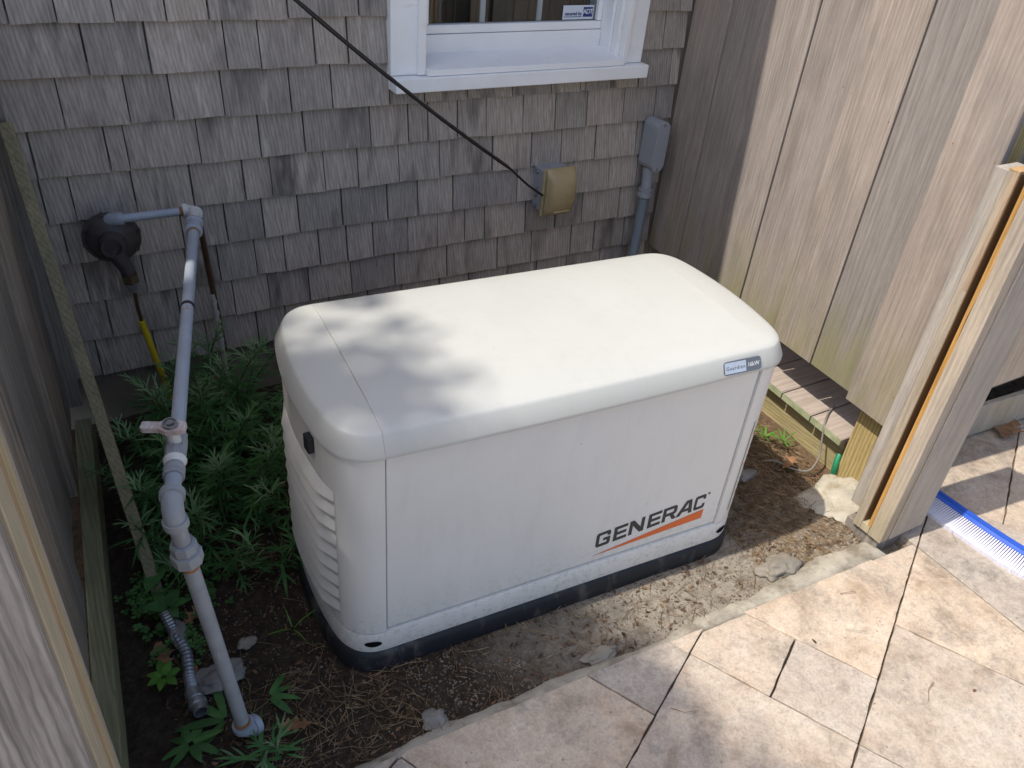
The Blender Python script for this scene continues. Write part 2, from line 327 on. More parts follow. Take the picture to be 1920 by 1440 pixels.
def soil():
    t = NT('soil'); v = t.vec((1, 1, 1))
    a = t.noise(v, 9, 8, .7, .3); b = t.noise(v, 55, 6, .72); c3 = t.noise(v, 260, 4, .75); blot = t.noise(v, 3.2, 6, .65, .4)
    sp = t.n('ShaderNodeSeparateXYZ'); t.l(v, sp.inputs[0])
    sand = t.ramp(b, [(.25, (.22, .185, .14)), (.5, (.37, .32, .255)), (.75, (.48, .43, .355))])
    humus = t.ramp(b, [(.3, (.028, .020, .014)), (.55, (.070, .050, .034)), (.8, (.13, .10, .07))])
    straw = t.ramp(b, [(.3, (.10, .065, .04)), (.55, (.20, .135, .085)), (.8, (.30, .21, .13))])
    def wob(out, amp):
        m = t.n('ShaderNodeMath', operation='MULTIPLY_ADD', i_1=amp); t.l(blot, m.inputs[0]); t.l(out, m.inputs[2]); return m.outputs[0]
    mx = t.n('ShaderNodeMapRange', i_1=.86, i_2=1.28); t.l(wob(sp.outputs[0], .5), mx.inputs[0])
    c = t.mix(mx.outputs[0], humus, sand)
    m2 = t.n('ShaderNodeMapRange', i_1=1.80, i_2=2.0); t.l(wob(sp.outputs[0], .45), m2.inputs[0])
    m3 = t.n('ShaderNodeMapRange', i_1=-1.12, i_2=-.98); t.l(wob(sp.outputs[1], .4), m3.inputs[0])
    m4 = t.n('ShaderNodeMath', operation='MULTIPLY', use_clamp=True); t.l(m2.outputs[0], m4.inputs[0]); t.l(m3.outputs[0], m4.inputs[1])
    c = t.mix(m4.outputs[0], c, straw)
    c = t.mix(t.ramp(a, [(.52, 0.0), (.68, .65)]), c, (.085, .062, .045))
    c = t.mix(.5, c, t.ramp(c3, [(.25, .5), (.75, 1.45)]), 'MULTIPLY')
    nb = t.bump(c3, .8, .004); nb = t.bump(b, .8, .012, nb)
    return t.done(c, .95, nb, .15)
M_soil = soil()
def litter(name, stops, rough=.85):
    t = NT(name); v = t.vec((1, 1, 1)); wn = t.noise(v, 38, 2, .5); f = t.noise(v, 240, 3, .6)
    c = t.ramp(wn, stops); c = t.mix(.4, c, t.ramp(f, [(.3, .6), (.7, 1.25)]), 'MULTIPLY')
    return t.done(c, rough, None, .2)
M_needle = litter('pine_needles', [(.3, (.13, .08, .045)), (.5, (.25, .165, .09)), (.7, (.38, .28, .165))])
M_chip = litter('bark_chips', [(.3, (.05, .032, .022)), (.5, (.12, .075, .048)), (.64, (.22, .125, .07)), (.78, (.30, .24, .17))])
M_grit = litter('grit', [(.3, (.12, .10, .08)), (.6, (.24, .205, .165)), (.8, (.36, .32, .27))])
M_dryleaf = litter('dry_leaf', [(.3, (.20, .10, .05)), (.6, (.34, .19, .10))])
M_sand = litter('joint_sand', [(.3, (.16, .13, .10)), (.7, (.34, .28, .21))])
def leafmat(name, c0, c1, back=None, tr=.3):
    t = NT(name); f = t.noise(t.vec((30, 30, 30), 6.0), 1, 3, .6); c = t.ramp(f, [(.3, c0), (.7, c1)])
    c = t.mix(1.0, c, t.rnd(.8, 1.2), 'MULTIPLY')
    t.done(c, .5, None, .35)
    tl = t.n('ShaderNodeBsdfTranslucent'); t.l(c, tl.inputs[0]); mx = t.n('ShaderNodeMixShader', i_0=tr)
    t.l(t.p.outputs[0], mx.inputs[1]); t.l(tl.outputs[0], mx.inputs[2]); t.l(mx.outputs[0], t.out.inputs[0]); return t.m
M_weed = leafmat('feathery_leaf', (.045, .15, .04), (.11, .26, .075))
M_weedtip = leafmat('young_leaf', (.13, .24, .09), (.22, .34, .17))
M_broad = leafmat('broad_leaf', (.06, .16, .04), (.11, .25, .07))
M_bright = leafmat('bright_leaf', (.10, .26, .03), (.16, .36, .06))
M_stem = leafmat('stem_green', (.07, .11, .04), (.11, .15, .06), tr=.1)
M_treeleaf = leafmat('tree_leaf', (.045, .095, .03), (.08, .15, .05), tr=.12)

# ================================================================== ground
def axis(lo, hi, step, far):
    a = []; x = lo
    while x <= hi+1e-6: a.append(x); x += step
    out = []; d = step; x = hi
    while x < far: d *= 1.5; x += d; out.append(x)
    pre = []; d = step; x = lo
    while x > -far: d *= 1.5; x -= d; pre.append(x)
    return pre[::-1]+a+out
GXs = axis(-.5, 2.5, .016, 60); GYs = axis(-1.62, .05, .016, 60)
def ground_z(x, y):
    if not (-.6 < x < 2.6 and -1.7 < y < .1): return -.015
    n = mnoise.noise((x*3.1, y*3.1, .3))*.010+mnoise.noise((x*11, y*11, 2.2))*.006+mnoise.noise((x*38, y*38, 5.1))*.0035
    z = n-.002
    if y < -1.46: z -= min(.02, (-1.46-y)*.4)
    if x > 1.85 and y > -1.32: z -= .03*min(1, (x-1.85)/.22)*min(1, (y+1.32)/.12)
    if x < .45: z += .006*mnoise.noise((x*24, y*24, 9.9))
    # flat under the generator pad
    gx_, gy_ = x-.9627, y+.9839
    if abs(gx_) < .60 and abs(gy_) < .29: z = min(z, -.004)
    return z
b = MB(); nx, ny = len(GXs), len(GYs)
b.v = [(x, y, ground_z(x, y)) for y in GYs for x in GXs]
b.f = [(j*nx+i, j*nx+i+1, (j+1)*nx+i+1, (j+1)*nx+i) for j in range(ny-1) for i in range(nx-1)]
struct(b.build('ground', M_soil, smooth=180, fix=False))

# patio: sand bed, individual travertine pavers (laid on a diagonal), far sheet
A0, B0, ML = .291, -1.908, .2112
e1 = Vector((math.cos(R(27.9)), math.sin(R(27.9)), 0)); e2 = Vector((-e1.y, e1.x, 0))
def edge_y(x): return -1.452-.042*x
bed = MB(); bed.prism([(-3.2, edge_y(-3.2)-.02), (-3.2, -4.6), (5.2, -4.6), (5.2, -1.0), (2.26, -1.0), (2.26, -1.44), (2.02, -1.46), (2.02, edge_y(2.0)-.02)], -.03, -.002)
patio = struct(bed.build('patio', M_sand))
far = MB(); far.prism([(-30, -40), (30, -40), (30, -4.62), (-30, -4.62)], -.03, .019); struct(far.build('far_patio', M_trav))
far = MB(); far.prism([(5.22, -4.6), (30, -4.6), (30, -1.0), (5.22, -1.0)], -.03, .018); struct(far.build('far_patio', M_trav))
def clip(poly, n, c):
    out = []
    for i in range(len(poly)):
        p, q = poly[i], poly[(i+1) % len(poly)]; dp = p[0]*n[0]+p[1]*n[1]-c; dq = q[0]*n[0]+q[1]*n[1]-c
        if dp <= 0: out.append(p)
        if dp*dq < 0:
            t = dp/(dp-dq); out.append((p[0]+(q[0]-p[0])*t, p[1]+(q[1]-p[1])*t))
    return out
def paver(poly, zt):
    # ragged, slightly tumbled edges
    pts = []
    for i in range(len(poly)):
        p, q = Vector((*poly[i], 0)), Vector((*poly[(i+1) % len(poly)], 0)); L = (q-p).length; n = max(1, int(L/.028))
        nr = Vector((q.y-p.y, p.x-q.x, 0)).normalized() if L > 1e-4 else Vector((0, 0, 0))
        for k in range(n):
            r = p.lerp(q, k/n)+nr*(random.uniform(-.0022, .0006) if k else -.0012); pts.append((r.x, r.y))
    m = MB(); m.prism(pts, zt-.03, zt)
    o = m.build('paver', M_trav, patio, bevel=.0018, seg=2, fix=True); return o
cells = set()
tiles = [(1, 0, 2, 2), (0, 1, 1, 1), (0, 0, 1, 1), (0, 2, 2, 2), (2, 2, 3, 2), (3, 1, 2, 1), (-1, -1, 1, 1), (-3, -2, 2, 2), (-3, 0, 3, 2), (-4, -2, 1, 2), (-5, -3, 2, 1), (-5, -2, 1, 2), (-2, 2, 2, 2), (-4, 2, 2, 2), (3, 0, 1, 1), (4, 0, 2, 1), (5, 2, 1, 1), (5, 1, 1, 1), (-1, 0, 1, 2), (-4, -3, 2, 1), (-2, -3, 1, 1)]
tiles = [t for t in tiles]
def put(t):
    i, j, wi, hj = t
    cs = [(i+a, j+c) for a in range(wi) for c in range(hj)]
    if any(c in cells for c in cs): return False
    cells.update(cs); g = .0012
    a0, a1 = A0+i*ML+g*.5, A0+(i+wi)*ML-g*.5; b1, b0 = B0-j*ML-g*1.3, B0-(j+hj)*ML+g*1.3
    P = [e1*a+e2*bb for a, bb in ((a0, b0), (a1, b0), (a1, b1), (a0, b1))]; P = [(p.x, p.y) for p in P]
    zt = .02+random.uniform(-.0025, .0025)
    # soil side edge, and the run past the gate post
    jig = random.uniform(-.012, .006)
    left = clip(clip(P, (.042, 1), -1.452+jig), (1, 0), 2.03)
    right = clip(clip(P, (0, 1), -1.16), (-1, 0), -2.26)
    mid_ = clip(clip(clip(P, (0, 1), -1.46), (-1, 0), -2.034), (1, 0), 2.256)
    xc = sum(p[0] for p in P)/4; yc = sum(p[1] for p in P)/4
    for q in (left, mid_, right):
        if len(q) > 2:
            ar = abs(sum(q[k][0]*q[(k+1) % len(q)][1]-q[(k+1) % len(q)][0]*q[k][1] for k in range(len(q))))/2
            if ar > .0009: paver(q, zt)
    return True
for t in tiles: put(t)
rng = random.Random(5)
for j in range(-8, 14):
    for i in range(-12, 18):
        if (i, j) in cells: continue
        c = e1*(A0+(i+.5)*ML)+e2*(B0-(j+.5)*ML)
        if not (-2.6 < c.x < 4.6 and -4.2 < c.y < -.95): continue
        for sz in rng.sample([(2, 2), (3, 2), (2, 1), (1, 2), (2, 2)], 5)+[(1, 1)]:
            if put((i, j)+sz): break
# mortar haunch that holds the paver edge
b = MB(); prev = None; vs = []; fs = []
x = -.35
rows = []
while x < 1.93:
    y0 = edge_y(x)-.006; wd = .045+.028*mnoise.noise((x*4.1, .2, 0))+.012*mnoise.noise((x*19, 3.2, 0))
    if x > 1.42: wd += .05*min(1, (x-1.42)/.3)
    zt = .017+.003*mnoise.noise((x*13, 1, 1))
    rows.append([(x, y0, -.01), (x, y0, zt), (x, y0+wd*.35, zt*.8+.003*mnoise.noise((x*25, 4, 1))), (x, y0+wd*.75, zt*.42+.004*mnoise.noise((x*31, 7, 1))), (x, y0+wd, -.012)])
    x += .012
b.v = [p for r in rows for p in r]; b.f = [(i*5+k, (i+1)*5+k, (i+1)*5+k+1, i*5+k+1) for i in range(len(rows)-1) for k in range(4)]
o = b.build('mortar_edging', M_mortar, smooth=180); tag(o, 'rough grey mortar strip along the soil edge of the pavers', 'mortar')

# ================================================================== house
house = thing('house', 'house wall of weathered grey cedar shingles with a white window', 'house', (1.0, .02, 0))
b = MB()
for x0, x1, z0, z1 in ((-2.6, 1.066, .16, 2.72), (1.862, 4.4, .16, 2.72), (1.066, 1.862, .16, 1.05), (1.066, 1.862, 2.15, 2.72)): b.box(x0, x1, .02, .17, z0, z1)
b.build('wall', M_fence_dark, house)
b = MB(); b.box(-2.6, 2.13, .022, .2, -.1, .198); b.build('foundation', M_conc, house)
b = MB(); b.box(-2.6, 4.4, -.305, -.285, 2.55, 2.70); b.build('fascia', M_trim, house)
b = MB(); b.box(-2.6, 4.4, -.283, .02, 2.60, 2.615); b.build('soffit', M_trim, house)
b = MB(); b.add([(-2.6, -.325, 2.703), (4.4, -.325, 2.703), (4.4, 3.2, 4.6), (-2.6, 3.2, 4.6), (-2.6, -.325, 2.723), (4.4, -.325, 2.723), (4.4, 3.2, 4.62), (-2.6, 3.2, 4.62)], [(0,1,2,3),(4,5,6,7),(0,1,5,4),(1,2,6,5),(2,3,7,6),(3,0,4,7)]); b.build('roof', M_roof, house)
b = MB(); b.box(-2.6, 4.4, .171, 3.2, .0, .02); b.box(-2.6, 4.4, 3.2, 3.25, 0, 4.5); b.box(-2.62, -2.6, .02, 3.2, 0, 2.7); b.box(4.4, 4.42, .02, 3.2, 0, 2.7); b.build('rear_wall', M_floor_in, house)
JO = {0: [.011,.115,.243,.367,.473,.684,.89, 2.079], 1: [-.05,.161,.31,.508,.598,.755,.854, 2.03], 2: [-.093,.08,.237,.349,.484,.676,.799,.983,1.1,1.254,1.42,1.576,1.695,1.718,1.824,1.948,2.088],
      3: [-.012,.167,.215,.404,.575,.709,.919,1.048,1.116,1.223,1.33,1.472,1.604,1.738,1.901,2.046], 4: [-.014,.056,.212,.368,.518,.599,.765,.876,1.015,1.161,1.364,1.521,1.646,1.795,1.984],
      5: [-.084,.014,.16,.323,.45,.563,.674,.818,.975,1.085,1.217,1.474,1.6,1.714,1.882,2.016], 6: [-.058,.04,.197,.32,.414,.528,.62,.734,.83,.922,1.05,1.163,1.27,1.35,1.521,1.654,1.777,1.955,2.07],
      7: [-.043,.078,.279,.446,.559,.693,.841,1.0,1.204,1.412,1.561,1.743,1.854,2.0], 8: [.025,.189,.345,.51,.607,.76,.9,1.03,1.18,1.3,1.47,1.6,1.74,1.9,2.04]}
rs = random.Random(3); EX = .127
for k in range(-4, 9):
    zb = 1.2103-EX*k
    js = list(JO.get(k, []))
    if not js:
        x = -.2+rs.random()*.1
        while x < 2.05: js.append(x); x += rs.uniform(.09, .21)
    x = js[0]
    while x > -.75: x -= rs.uniform(.09, .2); js.insert(0, x)
    js = [q for q in js if q < 2.10]+[2.131]
    for a, c in zip(js[:-1], js[1:]):
        segs = [(a, c)]
        if k <= 1: segs = [(p, q) for p, q in ((a, min(c, .979)), (max(a, 1.925), c)) if q-p > .012]
        for p, q in segs:
            g = rs.uniform(.0012, .0032); p += g; q -= g if q < 2.13 else .001
            dz = rs.uniform(-.0018, .0022); lift = rs.uniform(-.002, .003); tilt = rs.uniform(-.002, .002)
            top = zb+EX+.03
            if k == 2 and q > .99 and p < 1.92: top = 1.035
            curl_ = rs.choice((0, 0, 0, .004, .007)); cside = rs.choice((0, 1)); b = MB(); n = max(2, int((q-p)/.012)); vs = []
            for i in range(n+1):
                u = i/n; xx = p+(q-p)*u; zz = zb+dz+tilt*(u-.5)*2+rs.uniform(-.0009, .0009); cup = lift+curl_*max(0, (u if cside else 1-u)-.45)**1.5
                vs += [(xx, -.004-cup, zz), (xx, .0115, zz+.0005), (xx, .0125, top), (xx, .0185, top)]
            b.v = vs; b.f = [(i*4, (i+1)*4, (i+1)*4+2, i*4+2) for i in range(n)]+[(i*4+1, i*4+3, (i+1)*4+3, (i+1)*4+1) for i in range(n)]+[(i*4, i*4+1, (i+1)*4+1, (i+1)*4) for i in range(n)]+[(i*4+2, (i+1)*4+2, (i+1)*4+3, i*4+3) for i in range(n)]+[(0, 2, 3, 1), (n*4, n*4+1, n*4+3, n*4+2)]
            b.build('shingle', M_shingle, house)
# window
win = MB()
for bx in ((.977, 1.064, -.025, .02, 1.047, 2.2), (1.856, 1.925, -.025, .02, 1.047, 2.2), (.977, 1.925, -.025, .02, 2.202, 2.3)): win.box(*bx)
win = win.build('window', M_trim, house, bevel=.002, seg=2)
b = MB(); b.box(.980, 1.937, -.06, .02, 1.002, 1.0455); b.build('sill', M_trim, win, bevel=.003, seg=2)
for bx in ((1.062, 1.088, -.036, .16, 1.0475, 2.2), (1.834, 1.8545, -.036, .16, 1.0475, 2.2), (1.8165, 1.8335, -.012, .16, 1.06, 2.2), (1.8035, 1.816, .016, .16, 1.07, 2.2), (1.0885, 1.105, .03, .16, 1.06, 2.2)):
    b = MB(); b.box(*bx); b.build('jamb', M_vinyl, win, bevel=.0015)
def slope(x, y, z): return (x, y, z+(.028*(y+.05)/.15 if z > 1.05 else 0))
b = MB(); b.box(1.0885, 1.8335, -.05, .125, 1.0465, 1.064, slope); b.build('sub_sill', M_vinyl, win, bevel=.0015)
sash = MB(); sash.box(1.1055, 1.8025, .068, .105, 1.080, 1.139); sash.box(1.1055, 1.8025, .074, .105, 1.1405, 1.166); sash.box(1.1055, 1.145, .074, .105, 1.1675, 2.15); sash.box(1.784, 1.8025, .074, .105, 1.1675, 2.15); sash.box(1.1055, 1.8025, .074, .105, 2.15, 2.19)
sash = sash.build('sash', M_vinyl, win, bevel=.002, seg=2)
b = MB(); b.box(1.1455, 1.7835, .090, .096, 1.1665, 2.149); b.build('pane', M_glass, win)
for x in (1.346, 1.561):
    b = MB(); b.box(x-.009, x+.009, .100, .106, 1.167, 2.149); b.build('muntin', M_vinyl, win)
b = MB()
for i in range(36):
    x = 1.09+i*.021; b.box(x, x+.0205, .22+.012*math.sin(i*1.7), .225+.012*math.sin(i*1.7), 1.0, 2.2)
b.build('curtain', M_curtain, win)

# text helpers: filled outlines turned into thin meshes
def outline_mesh(name, splines, mat, parent, mw, local=False, ext=.0004):
    cu = bpy.data.curves.new(name, 'CURVE'); cu.dimensions = '2D'; cu.fill_mode = 'BOTH'; cu.extrude = ext
    for pts in splines:
        sp = cu.splines.new('POLY'); sp.points.add(len(pts)-1); sp.use_cyclic_u = True
        for q, p in zip(sp.points, pts): q.co = (p[0], p[1], 0, 1)
    return curve_to(name, cu, mat, parent, mw, local)
def curve_to(name, cu, mat, parent, mw, local=False):
    tmp = bpy.data.objects.new('tmp', cu); C.objects.link(tmp); dg = bpy.context.evaluated_depsgraph_get()
    me = bpy.data.meshes.new_from_object(tmp.evaluated_get(dg)); bpy.data.objects.remove(tmp, do_unlink=True)
    me.transform(mw); me.name = name; me.materials.clear()
    return link(name, me, mat, parent, local)
def text_mesh(name, s, size, mat, parent, mw, local=False, sp=1.0, ext=.0003, off=0):
    cu = bpy.data.curves.new(name, 'FONT'); cu.body = s; cu.size = size; cu.space_character = sp; cu.extrude = ext; cu.offset = off
    cu.align_x = 'CENTER'; cu.align_y = 'CENTER'
    return curve_to(name, cu, mat, parent, mw, local)
FY = Matrix(((1, 0, 0, 0), (0, 0, -1, 0), (0, 1, 0, 0), (0, 0, 0, 1)))     # x right, y up, facing -Y
st = thing('window_sticker', 'white and blue alarm company sticker in the lower corner of the window', 'sticker', (1.71, .089, 1.19))
b = MB(); b.box(1.648, 1.774, .0875, .0885, 1.170, 1.2145); b.build('backing', M_sticker, st)
b = MB(); b.box(1.731, 1.7695, .0868, .0874, 1.1775, 1.2085); b.build('logo_square', M_adtblue, st)
text_mesh('logo_letters', 'ADT', .0215, M_sticker, st, Matrix.Translation((1.750, .0864, 1.1938)) @ FY, sp=.86, ext=.0002, off=.0004)
text_mesh('slogan', 'secured by', .0155, M_adtblue, st, Matrix.Translation((1.691, .0868, 1.188)) @ FY, ext=.0003, off=.0003)
b = MB(); b.box(1.653, 1.726, .0868, .0874, 1.1775, 1.1792); b.build('underline', M_adtblue, st)

# ================================================================== shower enclosure on the right
FYAW = R(-3.48)
sh = thing('shower_enclosure', 'tall outdoor shower enclosure of sunlit weathered vertical boards', 'enclosure', (2.14, 0, 0), FYAW)
ss = [.006, .201, .393, .585, .777, .969, 1.161]
rb = random.Random(8)
for i in range(6):
    off = (0, .005, .001, .006, .0, .004)[i]; zb = .305+rb.uniform(-.003, .003)
    b = MB(); b.box(off, .021+off, -ss[i+1]+.0016+rb.uniform(0, .001), -ss[i]-.0016, zb, 2.25); b.build('board', M_fence, sh, True, bevel=.0012)
b = MB(); b.box(-.022, -.001, -1.322, -1.158, .296, 2.25); b.build('board', M_fence, sh, True, bevel=.0015)
for bo_ in [o for o in sh.children if o.name.startswith('board')][:7]:
    ys_ = [v.co.y for v in bo_.data.vertices]; xs_ = min(v.co.x for v in bo_.data.vertices)
    for yy in (min(ys_)+.016, max(ys_)-.018):
        for zz in (.405, 1.12, 1.94):
            b = MB(); b.lathe([(0, 0), (.0024, 0), (.0016, .0008), (0, .0008)], (xs_, yy+rb.uniform(-.004, .004), zz+rb.uniform(-.03, .03)), (-1, 0, 0), 6); b.build('nail', M_rust, bo_, True)
for z in (.36, 1.9):
    b = MB(); b.box(.028, .066, -1.16, -.02, z, z+.09); b.build('rail', M_pt, sh, True)
b = MB(); b.box(.026, .114, -1.284, -1.192, -.08, 1.2); b.build('post', M_pt, sh, True, bevel=.003, seg=2)
b = MB(); b.box(.16, 2.1, -1.242, -1.222, .03, .165); b.build('skirt_board', M_front, sh, True, bevel=.002)
x = .022
while x < 2.0:
    b = MB(); b.box(x, x+.138, -1.186, -1.166, .20 if x > .15 else .31, 2.25); b.build('board', M_front, sh, True); x += .141
b = MB(); b.box(1.25, 1.27, -1.16, -.02, .0, 2.25); b.build('added_far_wall', M_fence_dark, sh, True)  # unseen wall, added to darken the enclosure interior and the deck
dk = thing('shower_deck', 'pinkish composite shower deck boards on a treated pine rim joist', 'deck', (2.4, -.6, 0))
y = -1.1735
while y < -.05:
    z0, z1 = .105, .130; xf = 2.156+.0607*(y+.07)
    pr_ = [(y+.0, z0), (y+.138, z0), (y+.138, z1-.004), (y+.134, z1), (y+.004, z1), (y+.0, z1-.004)]
    b = MB(); n = 6; b.add([(xf+.0607*(p[0]-y-.07), p[0], p[1]) for p in pr_]+[(3.3, p[0], p[1]) for p in pr_], [tuple(range(n-1, -1, -1)), tuple(range(n, 2*n))]+[(i, (i+1) % n, n+(i+1) % n, n+i) for i in range(n)])
    bo = b.build('deck_board', M_deck, dk)
    pe = [(y+.0005, z0), (y+.1375, z0), (y+.1375, z1-.003), (y+.134, z1-.001), (y+.004, z1-.001), (y+.0005, z1-.003)]
    b = MB(); b.add([(xf-dx+.0607*(p[0]-y-.07), p[0], p[1]-.0002) for dx in (.0015, .0002) for p in pe], [tuple(range(5, -1, -1)), tuple(range(6, 12))]+[(i, (i+1) % 6, 6+(i+1) % 6, 6+i) for i in range(6)]); b.build('board_end', M_deckend, bo)
    y += .1428
b = MB(); b.box(0, .022, -1.168, -.02, -.05, .103, lambda x, y, z: (2.196+x+.0607*y, y, z)); b.build('rim_joist', M_ptx, dk, bevel=.002)
# pale concrete lump round the post
def blob(name, c, rad, mat, seed, sub=4, rough=.35, flat=.0, freq=1.6, parent=None):
    bm = bmesh.new(); bmesh.ops.create_icosphere(bm, subdivisions=sub, radius=1)
    for v in bm.verts:
        d = v.co.normalized(); k = 1+rough*(mnoise.noise((d.x*freq+seed, d.y*freq, d.z*freq))+.35*mnoise.noise((d.x*freq*2.7+seed, d.y*freq*2.7, d.z*freq*2.7))+.2*mnoise.noise((d.x*freq*7+seed, d.y*freq*7, d.z*freq*7))+.1*mnoise.noise((d.x*freq*19+seed, d.y*freq*19, d.z*freq*19)))
        p = Vector((d.x*rad[0]*k, d.y*rad[1]*k, d.z*rad[2]*k)); p.z = max(p.z, -rad[2]*.6); v.co = Vector(c)+p
    me = bpy.data.meshes.new(name); bm.to_mesh(me); bm.free()
    return link(name, me, mat, parent, smooth=180)
o = blob('concrete_footing', (2.01, -1.31, -.012), (.15, .11, .042), M_foot, 3.3, 5, .42, freq=1.7); tag(o, 'lumpy pale concrete footing beside the yellow pine shower post', 'footing')

# grooved gate posts
gp = thing('gate_post', 'grooved cedar gate post with fresh orange wood inside the slot', 'post', (1.95, -1.45, 0))
ZT = 1.152
b = MB(); b.box(1.906, 1.99, -1.4125, -1.378, .105, ZT-.004); b.build('back_strip', M_front, gp, bevel=.0012)
b = MB(); b.box(1.900, 1.99, -1.440, -1.414, .046, ZT); b.build('stop_strip', M_tan, gp, bevel=.0012)
b = MB(); b.box(1.932, 1.99, -1.468, -1.4425, .062, ZT-.002); b.build('groove_back', M_brown, gp)
b = MB(); b.box(1.9015, 1.9315, -1.4422, -1.4404, .076, ZT-.002); b.build('groove_wall', M_brown, gp)
b = MB()
for i in range(24):
    z0 = .075+i*(ZT-.08)/24; z1 = .075+(i+1)*(ZT-.08)/24; j0 = .006*mnoise.noise((z0*7, 0, 1)); j1 = .006*mnoise.noise((z1*7, 0, 1))
    b.add([(1.9005, -1.4600, z0), (1.9005, -1.4705+j0, z0), (1.931, -1.4735, z0), (1.931, -1.4600, z0), (1.9005, -1.4600, z1), (1.9005, -1.4705+j1, z1), (1.931, -1.4735, z1), (1.931, -1.4600, z1)], [(0, 1, 5, 4), (3, 0, 4, 7), (1, 2, 6, 5), (2, 3, 7, 6)]+([(3, 2, 1, 0)] if i == 0 else [])+([(4, 5, 6, 7)] if i == 23 else []))
b.build('split_edge', M_fresh, gp)
b = MB(); b.box(1.9012, 1.938, -1.513, -1.4690, .046, ZT-.003); b.build('front_strip', M_front, gp, bevel=.0015)
b = MB(); b.box(1.9395, 2.092, -1.517, -1.495, .05, ZT+.02); b.build('front_board', M_front, gp, bevel=.0015)
b = MB(); b.box(1.901, 1.93, -1.468, -1.4405, .0465, .074); b.build('groove_sill', M_post_edge, gp, bevel=.001)
b = MB(); b.box(1.912, 2.085, -1.503, -1.385, -.03, .045); b.build('foot_block', M_fence_dark, gp, bevel=.002)
b = MB(); b.box(1.8995, 1.991, -1.4405, -1.4135, ZT+.0005, ZT+.0035); b.build('fresh_cut_top', M_fresh, gp)
b = MB(); b.box(1.8995, 1.906, -1.4402, -1.428, ZT-.30, ZT); b.v = [(1.8992 if p[0] < 1.9 else 1.9005, p[1], p[2]) for p in b.v]; b.build('fresh_face', M_fresh, gp)
pn = thing('front_panel', 'raised front panel of pale vertical cedar boards beyond the gate post', 'panel', (2.6, -1.5, .56))
x = 2.094
while x < 3.9:
    b = MB(); b.box(x, x+.139, -1.516, -1.497, .56+rb.uniform(-.002, .002), 1.17); b.build('board', M_front, pn, bevel=.0012); x += .1408
b = MB(); b.box(2.094, 3.9, -1.4965, -1.46, .64, .73); b.box(2.094, 3.9, -1.4965, -1.46, 1.02, 1.11); b.build('rail', M_front, pn)
gl = thing('gate_post', 'near grey plank gate post with a dark orange slot line', 'post', (-.2, -1.6, 0))
b = MB(); b.box(-.44, -.104, -1.724, -1.700, 0.03, 1.32); b.build('front_board', M_plank, gl, bevel=.0015)
b = MB(); b.box(-.30, -.100, -1.6985, -1.623, 0.03, 1.31); b.build('edge_strip', M_post_edge, gl, bevel=.0015)
b = MB(); b.box(-.30, -.1018, -1.622, -1.581, 0.03, 1.30); b.build('groove_back', M_fresh, gl)
b = MB(); b.box(-.30, -.101, -1.580, -1.540, 0.03, 1.31); b.build('stop_strip', M_post_edge, gl, bevel=.0012)
b = MB(); b.box(-.30, -.104, -1.538, -1.489, 0.03, 1.31); b.build('back_strip', M_front, gl, bevel=.0012)

# ================================================================== left fence
lf = thing('board_fence', 'dark weathered board fence in shade on the left side', 'fence', (-.13, -.7, 0))
ld = Vector((-.0712, -.9975, 0)); ln = Vector((.9975, -.0712, 0)); L0 = Vector((-.088, -.055, 0))
def lfbox(s0, s1, n0, n1, z0, z1, name, mat, bev=.0012):
    b = MB(); b.box(s0, s1, n0, n1, z0, z1, lambda s, n, z: tuple(L0+ld*s+ln*n+Vector((0, 0, z)))); return b.build(name, mat, lf, bevel=bev)
rl = random.Random(21); s = .0
while s < 1.42:
    wdt = rl.choice((.09, .11, .14, .14)); off = rl.choice((-.013, 0, .006))
    lfbox(s, s+wdt-.003, -.022+off, off, .102+rl.uniform(0, .012), 1.27, 'board', M_fence_dark); s += wdt
lfbox(-.03, 1.44, -.06, -.024, .2, .29, 'rail', M_fence_dark); lfbox(-.03, 1.44, -.06, -.024, 1.1, 1.19, 'rail', M_fence_dark)
b = MB(); b.box(-.150, -.048, -.047, -.003, .125, 1.3); nl = b.build('nailer', M_fence_dark, lf, bevel=.002)
b = MB(); b.lathe([(.0, 0), (.0095, 0), (.0095, .006), (.0, .006)], (-.098, -.0475, .195), (0, -1, 0), 6); b.build('lag_bolt', M_dark, nl)
sk = MB(); sk.box(.02, 1.6, .0072, .052, -.03, .098, lambda s, n, z: tuple(L0+ld*s+ln*n+Vector((0, 0, z)))); sk.build('skirt_board', M_sleeper, lf, bevel=.003, seg=2)
st = MB(); P0 = Vector((.020, -.80, -.02)); P1 = Vector((-.052, -.068, 1.0)); dv = (P1-P0).normalized(); sx = dv.cross(Vector((0, 1, .7))).normalized(); sy = dv.cross(sx).normalized()
st.add([tuple(P+sx*a+sy*c) for P in (P0, P1) for a, c in ((-.0145, -.008), (.0145, -.008), (.0145, .008), (-.0145, .008))], [(0,1,2,3),(4,5,6,7),(0,1,5,4),(1,2,6,5),(2,3,7,6),(3,0,4,7)])
tag(st.build('wooden_stake', M_stake, bevel=.0015), 'long thin wooden stake leaning in the left corner of the wall', 'stake')

